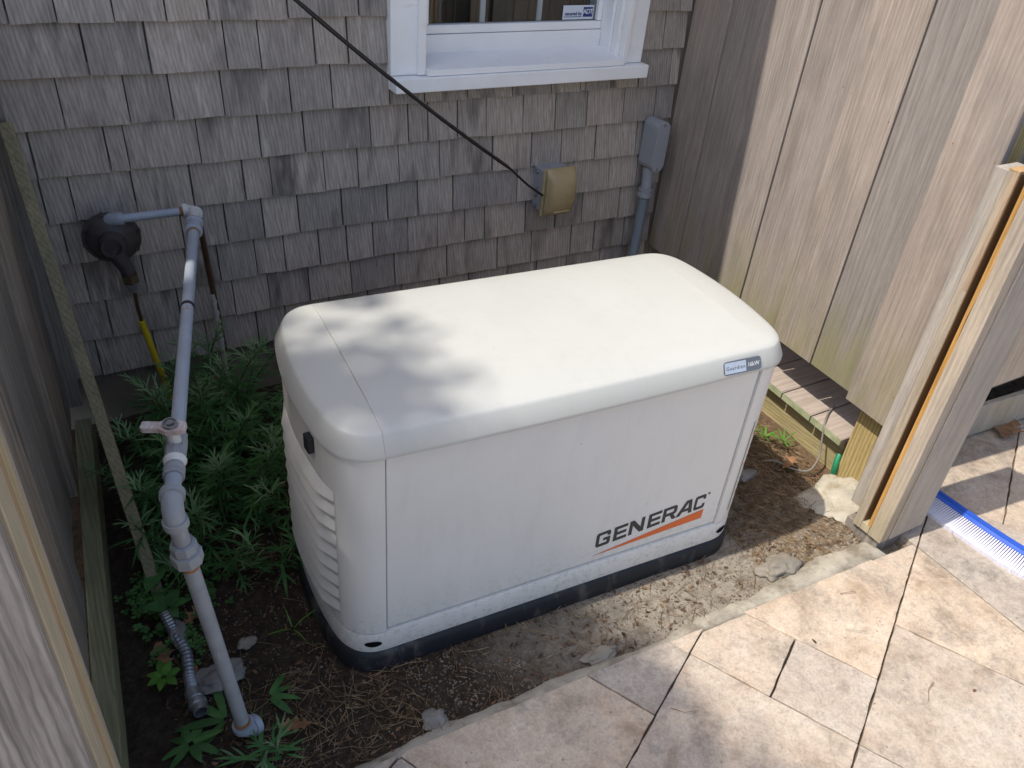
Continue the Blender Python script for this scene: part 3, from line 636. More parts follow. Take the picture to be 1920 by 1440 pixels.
# ================================================================== generator
GYAW = R(-3.4785)
gen = thing('standby_generator', 'large off-white home standby generator with an orange and charcoal logo', 'generator', (.9627, -.9839, 0), GYAW)
HD = .28
Q = [(.485, -.280), (.512, -.2768), (.535, -.268), (.556, -.252), (.573, -.227), (.585, -.191), (.594, -.135), (.6005, -.067), (.603, 0)]
def smooth_poly(pts, n=4):
    out = []
    for i in range(len(pts)-1):
        p0 = pts[max(0, i-1)]; p1 = pts[i]; p2 = pts[i+1]; p3 = pts[min(len(pts)-1, i+2)]
        for k in range(n):
            t = k/n; out.append(tuple(.5*((2*p1[a])+(-p0[a]+p2[a])*t+(2*p0[a]-5*p1[a]+4*p2[a]-p3[a])*t*t+(-p0[a]+3*p1[a]-3*p2[a]+p3[a])*t**3) for a in (0, 1)))
    out.append(pts[-1]); return out
QS = smooth_poly(Q, 3)
RIGHT = QS+[(x, -y) for x, y in QS[-2::-1]]             # front seam -> right end -> back seam
LEFT = [(-x, -y) for x, y in RIGHT]                       # back seam -> left end -> front seam
FULL = RIGHT+LEFT
def offs(poly, d, closed=True):
    n = len(poly); out = []
    for i, p in enumerate(poly):
        a = poly[i-1] if (closed or i > 0) else p; c = poly[(i+1) % n] if (closed or i < n-1) else p
        tx, ty = c[0]-a[0], c[1]-a[1]; L = math.hypot(tx, ty); out.append((p[0]+ty/L*d, p[1]-tx/L*d))
    return out
def loft(rings, closed=True, cap0=True, cap1=True):
    b = MB(); n = len(rings[0]); b.v = [p for r in rings for p in r]
    for i in range(len(rings)-1):
        for k in range(n if closed else n-1):
            b.f.append((i*n+k, i*n+(k+1) % n, (i+1)*n+(k+1) % n, (i+1)*n+k))
    if cap0: b.f.append(tuple(range(n-1, -1, -1)))
    if cap1: b.f.append(tuple(range((len(rings)-1)*n, len(rings)*n)))
    return b
def ring(poly, d, z, closed=True): return [(x, y, z) for x, y in offs(poly, d, closed)]
loft([ring(FULL, .008, -.006), ring(FULL, .010, .004), ring(FULL, .010, .045), ring(FULL, .004, .056), ring(FULL, -.002, .060)]).build('mounting_pad', M_black, gen, True, smooth=40)
base = loft([ring(FULL, -.012, .0602), ring(FULL, .0005, .0604), ring(FULL, .0015, .066), ring(FULL, .0015, .112), ring(FULL, -.001, .122), ring(FULL, -.012, .1255)]).build('base_frame', M_gen, gen, True, smooth=35)
# lifting holes
def on_outline(poly, s):
    acc = 0
    for i in range(len(poly)-1):
        p, q = Vector((*poly[i], 0)), Vector((*poly[i+1], 0)); L = (q-p).length
        if acc+L >= s:
            t = (s-acc)/L; d = (q-p)/L; return p.lerp(q, t), d
        acc += L
    return Vector((*poly[-1], 0)), Vector((1, 0, 0))
LFR = LEFT[::-1]                                           # front seam -> left end (from the front)
for poly, sg in ((LFR, -1), (RIGHT, 1)):
    p, d = on_outline(poly, .030 if sg < 0 else .032); nrm = Vector((d.y, -d.x, 0))*(1 if sg > 0 else -1)
    b = MB(); vs = []
    for k in range(24):
        a = 2*math.pi*k/24; s = .030+.020*math.cos(a) + (0.002); pp, dd = on_outline(poly, max(.002, s)); nn = Vector((dd.y, -dd.x, 0))*(1 if sg > 0 else -1)
        q = pp+nn*.0035; vs.append((q.x, q.y, .091+.0095*math.sin(a)))
    pp = p+nrm*.0045; b.v = vs+[(pp.x, pp.y, .091)]; b.f = [(k, (k+1) % 24, 24) for k in range(24)]
    b.build('lifting_hole', M_dark, base, True)
# end panels, door, back, inner core
for poly, nm in ((LEFT, 'end_panel'), (RIGHT, 'end_panel')):
    po = [(x, y) for x, y in poly]; inner = offs(po, -.012, False)
    cl = po+inner[::-1]
    b = MB(); b.prism(cl, .1262, .676); b.build(nm, M_gen, gen, True, smooth=30)
b = MB(); b.box(-.4812, .4812, -.2750, -.262, .1300, .676); door = b.build('door_panel', M_gen, gen, True, bevel=.003, seg=3)
b = MB(); b.box(-.484, .484, .266, .280, .1262, .676); b.build('back_panel', M_gen, gen, True)
loft([ring(FULL, -.020, .126), ring(FULL, -.020, .674)]).build('inner_core', M_dark, gen, True)
# lid: two end caps and a middle section
PRO = [(-.010, .6560), (.0080, .6562), (.0085, .6600), (.0085, .6660), (-.0085, .7020), (-.0108, .7062), (-.0145, .7092), (-.0260, .7126), (-.062, .7178), (-.10, .7208), (-.16, .7232), (-.22, .7245)]
def prof_z(d):
    for (d0, z0), (d1, z1) in zip(PRO[1:-1], PRO[2:]):
        if d1 <= -d <= d0: return z0+(z1-z0)*((-d)-d0)/(d1-d0)
    return PRO[-1][1]
def rim_dist(p):
    best = 9
    for i in range(len(FULL)):
        a_, c_ = Vector(FULL[i]), Vector(FULL[(i+1) % len(FULL)]); e_ = c_-a_; t_ = max(0, min(1, (Vector(p)-a_).dot(e_)/max(1e-9, e_.length_squared))); best = min(best, (a_+e_*t_-Vector(p)).length)
    return best
for poly in (LEFT, RIGHT):
    sg = 1 if poly is RIGHT else -1; xs0 = .4865*sg; rings = []
    for d, z in PRO[:8]:
        r = ring(poly, d, z, False); rings.append([((max(x, xs0) if sg > 0 else min(x, xs0)), y, z) for x, y, z in r])
    last = rings[-1]
    for k in range(1, 6):
        row = []
        for x, y, z in last:
            xx = x+(xs0-x)*k/5; row.append((xx, y, prof_z(rim_dist((xx, y)))))
        rings.append(row)
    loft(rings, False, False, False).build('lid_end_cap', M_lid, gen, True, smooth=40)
n = 40; b = MB(); ringsP = []
for i in range(n+1):
    x = -.4862+.9724*i/n; bow = .007*(1-(x/.4852)**2)
    ln_ = [(-HD-d-(bow*max(0, 1+d/.06) if d > -.06 else 0), z+.0016) for d, z in PRO]+[(-.02, .7266), (.02, .7266)]
    bk = [(HD+d*.9-.004, z+.0016) for d, z in PRO[::-1]]
    ringsP.append([(x, y, z) for y, z in ln_+bk])
m_ = len(ringsP[0]); b.v = [p for r in ringsP for p in r]
b.f = [(i*m_+k, (i+1)*m_+k, (i+1)*m_+k+1, i*m_+k+1) for i in range(n) for k in range(m_-1)]+[tuple(range(m_)), tuple(range(n*m_+m_-1, n*m_-1, -1))]
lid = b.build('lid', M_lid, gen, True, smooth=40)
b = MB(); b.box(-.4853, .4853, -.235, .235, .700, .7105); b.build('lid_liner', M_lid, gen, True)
# badge on the lid front (follows the sloped face)
tb = math.atan2(.016, .0335)
fx = lambda x: -HD-.0035-.007*(1-(x/.4852)**2)
BM = Matrix.Translation((.405, fx(.405)+.0010, .6835)) @ Matrix.Rotation(R(-1.6), 4, 'Z') @ Matrix.Rotation(-tb, 4, 'X') @ Matrix.Translation((0, -.0011, 0)) @ FY
def rrect(w_, h_, r_, n_=5):
    o = []
    for cx_, cy_, a0 in ((w_/2-r_, h_/2-r_, 0), (-w_/2+r_, h_/2-r_, 90), (-w_/2+r_, -h_/2+r_, 180), (w_/2-r_, -h_/2+r_, 270)):
        for k in range(n_+1): a = R(a0+90*k/n_); o.append((cx_+r_*math.cos(a), cy_+r_*math.sin(a)))
    return o
bd = outline_mesh('badge', [rrect(.112, .033, .008)], M_badge, lid, BM, True, .0008)
outline_mesh('badge_field', [[(-.0525, -.0135), (.010, -.0135), (.010, .0135), (-.0525, .0135)]], M_badge2, lid, BM @ Matrix.Translation((0, 0, .0012)), True, .0003)
text_mesh('badge_name', 'Guardian', .0122, M_logo, lid, BM @ Matrix.Translation((-.021, -.001, .0017)), True, 1.25, .0001)
text_mesh('badge_rating', '16kW', .0150, M_white_ink, lid, BM @ Matrix.Translation((.0325, 0, .0013)), True, .92, .0001)
# logo on the door
G = [[(1.22,.66),(1.22,.85),(1.18,.95),(1.08,1),(.18,1),(.06,.95),(0,.84),(0,.16),(.06,.05),(.18,0),(1.08,0),(1.18,.05),(1.22,.16),(1.22,.55),(.62,.55),(.62,.37),(.95,.37),(.95,.22),(.91,.19),(.31,.19),(.27,.23),(.27,.77),(.31,.81),(.91,.81),(.95,.77),(.95,.66)]]
E_ = [[(0,0),(1.12,0),(1.12,.19),(.27,.19),(.27,.405),(1.05,.405),(1.05,.595),(.27,.595),(.27,.81),(1.12,.81),(1.12,1),(0,1)]]
N_ = [[(0,0),(.26,0),(.26,.64),(.86,0),(1.18,0),(1.18,1),(.92,1),(.92,.36),(.32,1),(0,1)]]
R_ = [[(0,0),(.27,0),(.27,.36),(.62,.36),(.90,0),(1.24,0),(.95,.37),(1.08,.40),(1.16,.46),(1.2,.56),(1.2,.82),(1.14,.94),(1.02,1),(0,1)], [(.27,.55),(.27,.81),(.88,.81),(.93,.77),(.93,.6),(.88,.55)]]
A_ = [[(-.06,0),(.27,0),(.43,.22),(.97,.22),(1.0,0),(1.30,0),(1.12,1),(.66,1)], [(.56,.40),(.94,.40),(.88,.82),(.85,.82)]]
C_ = [[(1.2,.66),(1.2,.85),(1.16,.95),(1.06,1),(.18,1),(.06,.95),(0,.84),(0,.16),(.06,.05),(.18,0),(1.06,0),(1.16,.05),(1.2,.15),(1.2,.34),(.93,.34),(.93,.23),(.89,.19),(.31,.19),(.27,.23),(.27,.77),(.31,.81),(.89,.81),(.93,.77),(.93,.66)]]
LH = .0505; th = R(4.6); org = (.0805, .1795)
LM = Matrix.Translation((org[0], -.2758, org[1])) @ FY @ Matrix.Rotation(th, 4, 'Z')
pos = [0, .0535, .1010, .1600, .2065, .2545, .3095]
sc_ = [.0352, .0365, .0395, .0365, .0375, .0385, .0300]
for ltr, x0, sx_ in zip((G, E_, N_, E_, R_, A_, C_), pos, sc_):
    outline_mesh('logo_letter', [[(x0+p[0]*sx_+.003*p[1], p[1]*LH) for p in s_] for s_ in ltr], M_logo, door, LM, True, .0003)
outline_mesh('logo_swoosh', [[(.0773, .1515), (.4264, .1667), (.4275, .1993)]], M_orange, door, Matrix.Translation((0, -.2758, 0)) @ FY, True, .0003)
text_mesh('trademark', '®', .011, M_logo, door, Matrix.Translation((.432, -.2758, .256)) @ FY, True, 1, .0002)
# louvres on the left end panel
endl = LFR
for i in range(9):
    z = .165+i*.043; vs = []; pts = []
    for k in range(15):
        s = .115+(.47-.115)*k/14; p, d = on_outline(endl, s); nn = Vector((-d.y, d.x, 0)); e_ = min(1, k/2.0, (14-k)/2.0); pts.append((p, nn, e_))
    rings = []
    for p, nn, e_ in pts:
        rings.append([tuple(p+nn*.0012+Vector((0, 0, z))), tuple(p+nn*(.002+.014*e_)+Vector((0, 0, z+.006))), tuple(p+nn*(.002+.013*e_)+Vector((0, 0, z+.012))), tuple(p+nn*.0012+Vector((0, 0, z+.036)))])
    loft(rings, False, False, False).build('louvre', M_gen, gen, True, smooth=50)
p, d = on_outline(endl, .205); nn = Vector((-d.y, d.x, 0))
b = MB(); b.box(-.014, .014, -.001, .014, -.02, .02, lambda a, c, z: tuple(p+d*a+nn*c+Vector((0, 0, .615+z)))); b.build('lid_latch', M_black, gen, True, bevel=.003, seg=2)
# warning label round the right front corner
def lab(name, s0, s1, z0, z1, h, mat):
    rr_ = []
    for k in range(7):
        s = s0+(s1-s0)*k/6; pp, dd = on_outline(RIGHT, s); n2 = Vector((dd.y, -dd.x, 0)); rr_.append([tuple(pp+n2*h+Vector((0, 0, z0))), tuple(pp+n2*h+Vector((0, 0, z1)))])
    b = MB(); b.v = [p for r in rr_ for p in r]; b.f = [(k*2, k*2+2, k*2+3, k*2+1) for k in range(6)]; b.build(name, mat, gen, True)
lab('warning_label', .040, .125, .165, .475, .0008, M_label)
lab('label_border', .036, .0392, .163, .477, .0006, M_logo)
for z in (.215, .315, .425): lab('label_stripe', .052, .118, z, z+.012, .0014, M_orange)
for z in (.185, .245, .265, .285, .345, .365, .385, .445): lab('label_text_line', .056, .112, z, z+.004, .0013, M_logo)

# ================================================================== gas line, regulator, small wall fittings
gpipe = thing('gas_pipe', 'grey painted gas pipe with a valve running out from the regulator and down into soil', 'pipe', (.11, -1.275, 0))
def arc(p0, c, p1, n=8):
    p0, c, p1 = Vector(p0), Vector(c), Vector(p1); return [p0*(1-t)**2+c*2*t*(1-t)+p1*t*t for t in [k/n for k in range(n+1)]]
PA = Vector((.152, -.108, .737)); PB = Vector((.352, -.108, .737)); PC = Vector((.062, -1.285, .722)); PD = Vector((.114, -1.277, .03))
uBC = (PC-PB).normalized(); uCD = (PD-PC).normalized(); uAB = (PB-PA).normalized(); r0 = .0136
b = MB(); b.tube([PA+uAB*.01, PB-uAB*.03], r0*.86, 18); b.build('upper_pipe', M_pipe, gpipe, smooth=40)
def elbow(corner, u_in, u_out, L, rad, mat, name, lip=.0045, parent=gpipe):
    pts = arc(corner-u_in*L, corner, corner+u_out*L, 9); b = MB(); b.tube(pts, rad, 18)
    b.tube([corner-u_in*(L+.004), corner-u_in*(L-.010)], rad+lip, 18); b.tube([corner+u_out*(L+.004), corner+u_out*(L-.010)], rad+lip, 18)
    return b.build(name, mat, parent, smooth=40)
elbow(PB, uAB, uBC, .031, r0+.002, M_pipe_white, 'top_elbow')
b = MB(); b.tube([PB-uAB*.036, PB-uAB*.044], r0*.93, 18); b.build('rusty_joint', M_rust, gpipe, smooth=40)
b = MB(); b.tube([PB+uBC*.03, PC-uBC*.03], r0, 20); run = b.build('horizontal_run', M_pipe, gpipe, smooth=40)
b = MB(); b.tube([PB+uBC*.036, PB+uBC*.088], r0+.0006, 20); b.build('bare_paint_patch', M_pipe_white, gpipe, smooth=40)
def coupling(at, u, L, rad, mat, name, lip=.004, seg=20):
    b = MB(); b.tube([at-u*L/2, at-u*(L/2-.003), at-u*(L/2-.010), at-u*(L/2-.012), at+u*(L/2-.012), at+u*(L/2-.010), at+u*(L/2-.003), at+u*L/2], [rad, rad+lip, rad+lip, rad, rad, rad+lip, rad+lip, rad], seg); return b.build(name, mat, gpipe, smooth=40)
coupling(PB+uBC*.115, uBC, .062, r0+.0055, M_pipe, 'coupling')
b = MB(); b.tube([PB+uBC*.148, PB+uBC*.156], r0+.0016, 18); b.build('rusty_joint', M_rust, gpipe, smooth=40)
coupling(PB+uBC*.545, uBC, .012, r0+.0008, M_black, 'dark_band', lip=.0006)
# valve
V = PB+uBC*1.050
b = MB(); b.tube([V-uBC*.036, V-uBC*.032, V-uBC*.02, V-uBC*.012, V+uBC*.012, V+uBC*.022, V+uBC*.032, V+uBC*.038], [r0+.002, r0+.005, r0+.005, r0+.006, r0+.006, r0+.005, r0+.005, r0+.002], 8); valve = b.build('valve_body', M_pipe_dull, gpipe, smooth=30)
vx = Vector((-.06, -.12, 1)).normalized()
b = MB(); b.tube([V+vx*.015, V+vx*.05], [.0125, .0095], 14); b.build('valve_stem', M_pipe_white, valve, smooth=40)
hx = Vector((-.87, .42, -.08)); hx = (hx-vx*hx.dot(vx)).normalized(); hy = vx.cross(hx)
hp = [(-.026, -.009), (-.012, -.014), (.006, -.016), (.020, -.009), (.048, -.010), (.051, -.007), (.051, .007), (.048, .010), (.020, .009), (.006, .016), (-.012, .014), (-.026, .009)]
b = MB(); b.add([tuple(V+vx*(.043+h)+hx*p[0]+hy*p[1]) for h in (0, .013) for p in hp], [tuple(range(11, -1, -1)), tuple(range(12, 24))]+[(i, (i+1) % 12, 12+(i+1) % 12, 12+i) for i in range(12)]); hd = b.build('valve_handle', M_valve, valve, bevel=.003, seg=2)
b = MB(); b.lathe([(0, 0), (.0135, 0), (.0135, .006), (.0105, .006), (.0105, .002), (.006, .002), (.006, .007), (0, .007)], V+vx*.0562, vx, 18); b.build('handle_cap', M_galv, hd, smooth=30)
b = MB(); b.tube([V+uBC*.040, V+uBC*.054], [r0+.007, r0+.003], 16); b.build('flaking_white_collar', M_pipe_white, gpipe, smooth=40)
coupling(V+uBC*.072, uBC, .026, r0+.004, M_pipe_dull, 'lower_collar', lip=.001)
elbow(PC, uBC, uCD, .036, r0+.0045, M_pipe_dull, 'near_elbow', .0032)
b = MB(); b.tube([PC+uCD*.03, PD-uCD*.02], r0+.001, 20); b.build('riser', M_pipe_dull, gpipe, smooth=40)
b = MB(); b.tube([PC+uCD*.082, PC+uCD*.085, PC+uCD*.103, PC+uCD*.106], [r0+.004, r0+.009, r0+.009, r0+.004], 8); b.build('union_collar', M_pipe_dull, gpipe, smooth=20)
b = MB(); b.tube([PC+uCD*.104, PC+uCD*.107, PC+uCD*.130, PC+uCD*.134], [r0+.006, r0+.0135, r0+.0135, r0+.009], 8); b.build('union_nut', M_pipe_dull, gpipe, smooth=20)
b = MB(); b.tube([PC+uCD*.1345, PC+uCD*.148], [r0+.004, r0+.002], 18); b.build('rusty_joint', M_rust, gpipe, smooth=40)
elbow(PD, uCD, Vector((.9, .42, -.25)).normalized(), .028, r0+.005, M_pipe, 'ground_elbow', .0045)
b = MB(); b.tube([PD-uCD*.036, PD-uCD*.044], r0+.0035, 18); b.build('rusty_joint', M_rust, gpipe, smooth=40)
# regulator
reg = thing('gas_regulator', 'round dark rusty gas regulator mounted on the shingled wall', 'regulator', (.13, -.09, .67))
RC = Vector((.128, -.075, .672)); AX = Vector((-.10, -1, -.10)).normalized()
b = MB(); b.lathe([(.02, -.030), (.055, -.026), (.064, -.012), (.066, -.005), (.075, -.005), (.075, .005), (.067, .006), (.063, .012), (.046, .022), (.035, .028), (.032, .050), (.030, .060), (.022, .060), (.020, .050), (0, .050)], RC, AX, 36); b.build('diaphragm_case', M_reg, reg, smooth=35)
sA = AX.cross(Vector((0, 0, 1))).normalized(); sB = AX.cross(sA)
for k in range(8):
    a = 2*math.pi*k/8+.2; p = RC+(sA*math.cos(a)+sB*math.sin(a))*.071; b = MB(); b.lathe([(0, -.009), (.006, -.009), (.006, .010), (0, .010)], p, AX, 6); b.build('flange_bolt', M_reg, reg)
b = MB(); b.tube([RC+AX*.02, RC+AX*.028+Vector((0, 0, -.03)), RC+Vector((.016, -.03, -.075)), RC+Vector((.022, -.026, -.105))], [.022, .024, .021, .018], 14); b.build('outlet_body', M_reg, reg, smooth=40)
b = MB(); b.lathe([(0, 0), (.023, 0), (.023, .026), (0, .026)], RC+Vector((.022, -.026, -.104)), (.08, 0, -1), 6); b.build('hex_nut', M_brass, reg)
b = MB(); b.lathe([(0, 0), (.019, 0), (.014, .018), (.012, .03), (0, .03)], RC+Vector((.024, -.026, -.131)), (.08, 0, -1), 14); b.build('flare_fitting', M_galv, reg, smooth=40)
b = MB(); b.tube(arc(PA+uAB*.012, PA, RC+Vector((0, -.005, .055)), 8), r0+.004, 16); b.build('inlet_elbow', M_pipe, reg, smooth=40)
yl = thing('supply_tube', 'thin copper supply tube in a bright yellow sleeve below the regulator', 'tube', (.16, -.06, .1))
T0 = RC+Vector((.027, -.026, -.16)); pts = [T0, Vector((.156, -.085, .44)), Vector((.160, -.075, .39)), Vector((.168, -.07, .33)), Vector((.178, -.065, .25)), Vector((.192, -.06, .17)), Vector((.205, -.06, .05)), Vector((.21, -.06, -.03))]
b = MB(); b.tube(pts, .0055, 10); b.build('copper_tube', M_copper, yl, smooth=60)
b = MB(); b.tube([pts[2].lerp(pts[1], .2)]+pts[2:], .0095, 12); b.build('yellow_sleeve', M_yellow, yl, smooth=60)
dt = thing('drip_tube', 'narrow rusty tube with peeling white sleeve behind the gas pipe', 'tube', (.39, -.03, 0))
pts = [Vector((.350, -.16, .705)), Vector((.362, -.10, .62)), Vector((.372, -.05, .53)), Vector((.378, -.04, .45)), Vector((.386, -.035, .30)), Vector((.392, -.035, .12)), Vector((.395, -.035, -.02))]
b = MB(); b.tube(pts, .0085, 10); b.build('rusty_tube', M_copper, dt, smooth=60)
b = MB(); rr_ = random.Random(4); prev = []
for i in range(40):
    t = i/39; z = .43*(1-t)+.08*t; x = .3795+.013*t; a0 = -2.2+rr_.uniform(-.25, .25)+t*.8; a1 = .25+rr_.uniform(-.25, .25)
    prev.append([(x+.0115*math.sin(a0+(a1-a0)*k/5), -.0365-.0115*math.cos(a0+(a1-a0)*k/5), z) for k in range(6)])
loft(prev, False, False, False).build('peeling_sleeve', M_peel, dt, smooth=80)
# outlet box with open bubble cover
ob = thing('outlet_box', 'grey outlet box with a yellowed plastic weather cover on the wall', 'outlet box', (1.61, -.05, .6))
b = MB(); b.box(1.540, 1.655, -.062, .012, .545, .705, lambda x, y, z: (x+(.006 if z < .6 else 0), y, z)); b.build('box_body', M_pvc, ob, bevel=.006, seg=3)
b = MB(); b.box(1.538, 1.672, -.072, -.0625, .535, .712); b.build('cover_frame', M_bubble, ob, bevel=.003, seg=2)
prof = [(.537, -.073), (.545, -.090), (.565, -.102), (.60, -.112), (.64, -.114), (.675, -.108), (.697, -.095), (.710, -.073)]
b = MB(); xs_ = [(1.548, 0.15), (1.556, .85), (1.566, 1.0), (1.648, 1.0), (1.659, .85), (1.667, .15)]
rings = [[(x, -.073+(y+.073)*k, z) for z, y in prof] for x, k in xs_]; loft(rings, False, False, False).build('bubble_cover', M_bubble, ob, smooth=60)
b = MB(); b.box(1.572, 1.642, -.109, -.094, .557, .563); b.build('finger_lip', M_bubble, ob, bevel=.002)
for z in (.69, .63, .605, .565):
    b = MB(); b.lathe([(0, 0), (.006, 0), (.006, .010), (0, .010)], (1.541, -.028, z), (-1, 0, 0), 10); b.build('screw_boss', M_galv, ob, smooth=40)
# conduit body
lb = thing('conduit_body', 'grey rounded conduit fitting near the corner of the wall', 'conduit fitting', (2.03, -.05, .55))
def stad(w_, h_, n_=10):
    r_ = w_/2; return [(r_*math.cos(math.pi*k/n_), h_/2-r_+r_*math.sin(math.pi*k/n_)) for k in range(n_+1)]+[(-r_*math.cos(math.pi*k/n_), -(h_/2-r_)-r_*math.sin(math.pi*k/n_)) for k in range(n_+1)]
def stadp(name, w_, h_, y0, y1, mat, bev, parent=None):
    b = MB(); S = stad(w_, h_); n_ = len(S); b.add([(2.033+p[0], y, .752+p[1]) for y in (y0, y1) for p in S], [tuple(range(n_)), tuple(range(2*n_-1, n_-1, -1))]+[(i, (i+1) % n_, n_+(i+1) % n_, n_+i) for i in range(n_)]); return b.build(name, mat, parent or lb, bevel=bev, seg=2)
stadp('fitting_body', .056, .19, -.086, -.005, M_pvc, .004)
cv = stadp('cover_plate', .058, .192, -.094, -.0865, M_pvc, .002)
for z in (.835, .668):
    b = MB(); b.lathe([(0, 0), (.0045, 0), (.0045, .002), (0, .002)], (2.033, -.094, z), (0, -1, 0), 10); b.build('cover_screw', M_screw, cv)
b = MB(); b.lathe([(0, 0), (.024, 0), (.024, .03), (.0215, .03), (.0215, .085), (.028, .085), (.028, .092), (.025, .093), (.025, .096), (.0285, .097), (.0285, .118), (.024, .122), (0, .122)], (2.036, -.046, .662), (0, 0, -1), 24); b.build('connector', M_pvc, lb, smooth=30)
fx_ = thing('flexible_conduit', 'blue-grey ribbed flexible conduit dropping behind the generator', 'conduit', (2.0, -.1, 0))
pth = [Vector((2.037, -.046, .542)), Vector((2.034, -.047, .48)), Vector((2.028, -.052, .40)), Vector((2.02, -.06, .31)), Vector((2.005, -.075, .22)), Vector((1.98, -.11, .13)), Vector((1.92, -.19, .07)), Vector((1.80, -.33, .05)), Vector((1.65, -.5, .07)), Vector((1.5, -.66, .12))]
def densify(P, n):
    out = []
    for i in range(len(P)-1):
        p0, p1, p2, p3 = P[max(0, i-1)], P[i], P[i+1], P[min(len(P)-1, i+2)]
        for k in range(n):
            t = k/n; out.append(.5*((2*p1)+(-p0+p2)*t+(2*p0-5*p1+4*p2-p3)*t*t+(-p0+3*p1-3*p2+p3)*t**3))
    out.append(P[-1]); return out
dp = densify(pth, 22); b = MB(); b.tube(dp, [.0195+.0016*(i % 2) for i in range(len(dp))], 14); b.build('ribbed_tube', M_flex, fx_, smooth=180)
# power cord
pc = thing('power_cord', 'black power cord stretched from the outlet box up across the wall', 'cord', (1.55, -.09, .62))
W0 = Vector((1.548, -.066, .612)); W1 = Vector((1.349, -.15, .764)); W2 = Vector((.635, -.25, 1.303)); W3 = Vector((-.25, -.29, 2.05))
def cat(pts, n): return densify(pts, n)
b = MB(); b.tube(cat([W0, W0.lerp(W1, .5)+Vector((0, 0, -.006)), W1], 6), .0042, 8); b.build('plug_lead', M_cord, pc, smooth=80)
mid = W1.lerp(W2, .5)+Vector((0, 0, -.012)); b = MB(); dd_ = cat([W1, W1.lerp(W2, .25)+Vector((0, 0, -.009)), mid, W2, W3], 14)
b.tube(dd_, [.0038+.0014*min(1, i/3)+.001*abs(math.sin(i*.9)) for i in range(len(dd_))], 8); b.build('taped_cord', M_cord, pc, smooth=80)

# ================================================================== things on the patio and soil
pb = thing('pool_brush', 'curved blue pool brush with white bristles lying on the pavers', 'brush', (2.25, -1.6, .02))
cp = densify([Vector((2.255, -1.40, 0)), Vector((2.258, -1.50, 0)), Vector((2.262, -1.60, 0)), Vector((2.272, -1.70, 0)), Vector((2.292, -1.80, 0)), Vector((2.33, -1.90, 0))], 12)
bk = []
for i, p in enumerate(cp):
    t = (cp[min(i+1, len(cp)-1)]-cp[max(0, i-1)]).normalized(); nn = Vector((t.y, -t.x, 0)); nn = nn if nn.x < 0 else -nn
    bk.append((p, t, nn))
Z = Vector((0, 0, 1)); rings = [[tuple(p+nn*a+Z*z) for a, z in ((-.022, .026), (-.022, .050), (-.014, .058), (.002, .058), (.008, .050), (.008, .026))] for p, t, nn in bk]
b = loft(rings, True, True, True); b.build('brush_back', M_blue, pb, smooth=35)
rings = [[tuple(p+nn*a+Z*z) for a, z in ((-.012, .059), (-.010, .066), (-.002, .066), (0, .059))] for p, t, nn in bk]
loft(rings, True, True, True).build('handle_ridge', M_blue, pb, smooth=35)
rt = random.Random(2)
acc_ = 0
for i in range(len(bk)-1):
    L_ = (bk[i+1][0]-bk[i][0]).length; k_ = acc_
    while k_ < L_:
        p, t, nn = bk[i]; p = p+t*k_; k_ += .0072
        base_ = p+nn*.008+Z*.040; tip = p+nn*(.076+rt.uniform(-.002, .002))+Z*(.022+rt.uniform(-.001, .001)); b = MB()
        b.add([tuple(base_+t*a+Z*c) for a, c in ((-.0020, -.010), (.0020, -.010), (.0020, .008), (-.0020, .008))]+[tuple(tip+t*a+Z*c) for a, c in ((-.0037, -.004), (.0037, -.004), (.0037, .010), (-.0037, .010))], [(0,1,2,3),(4,5,6,7),(0,1,5,4),(1,2,6,5),(2,3,7,6),(3,0,4,7)])
        b.build('bristle_tuft', M_bristle, pb)
    acc_ = k_-L_
def oak_leaf(name, c, size, rz, lab_, curl=.3, mat=None, tilt=(0, 0)):
    prof = [(0, .02), (.12, .06), (.2, .22), (.27, .10), (.36, .12), (.46, .34), (.54, .14), (.62, .14), (.72, .28), (.80, .12), (.9, .12), (1, .0)]
    b = MB(); vs = []
    for i, (u, wv) in enumerate(prof):
        zc = curl*(u-.5)**2; vs += [(u-.5, -wv, zc+curl*wv*.9+.03*math.sin(i*2.1)), (u-.5, 0, zc), (u-.5, wv, zc+curl*wv*.7+.03*math.sin(i*1.7))]
    Mx = Matrix.Translation(c) @ Matrix.Rotation(rz, 4, 'Z') @ Matrix.Rotation(tilt[0], 4, 'X') @ Matrix.Rotation(tilt[1], 4, 'Y') @ Matrix.Scale(size, 4)
    b.v = [tuple(Mx @ Vector(v)) for v in vs]; b.f = [(i*3+k, (i+1)*3+k, (i+1)*3+k+1, i*3+k+1) for i in range(len(prof)-1) for k in (0, 1)]
    b.tube([Mx @ Vector((-.5, 0, curl*.25)), Mx @ Vector((-.8, .06, curl*.3))], .012*size, 6)
    return tag(b.build(name, mat or M_dryleaf, smooth=180), lab_, 'leaf')
oak_leaf('oak_leaf', (2.86, -1.31, .028), .17, R(200), 'curled brown oak leaf on the pavers under the front panel', .35)
oak_leaf('dry_leaf', (.085, -.90, .014), .075, R(40), 'brown dry leaf beside the metal conduit end and clover', .3)
oak_leaf('dry_leaf', (-.005, -.985, .012), .085, R(100), 'rusty dry leaf next to the mossy skirt board', .25)
oak_leaf('dry_leaf', (.215, -1.30, .012), .07, R(160), 'dry leaf lying right of the pipe ground elbow', .3)
oak_leaf('dry_leaf', (.04, -1.085, .012), .08, R(70), 'reddish dry leaf left of the ribbed metal conduit', .3)
oak_leaf('dry_leaf', (1.96, -1.10, .014), .09, R(20), 'orange dry leaf on the pine straw by the deck joist', .3)
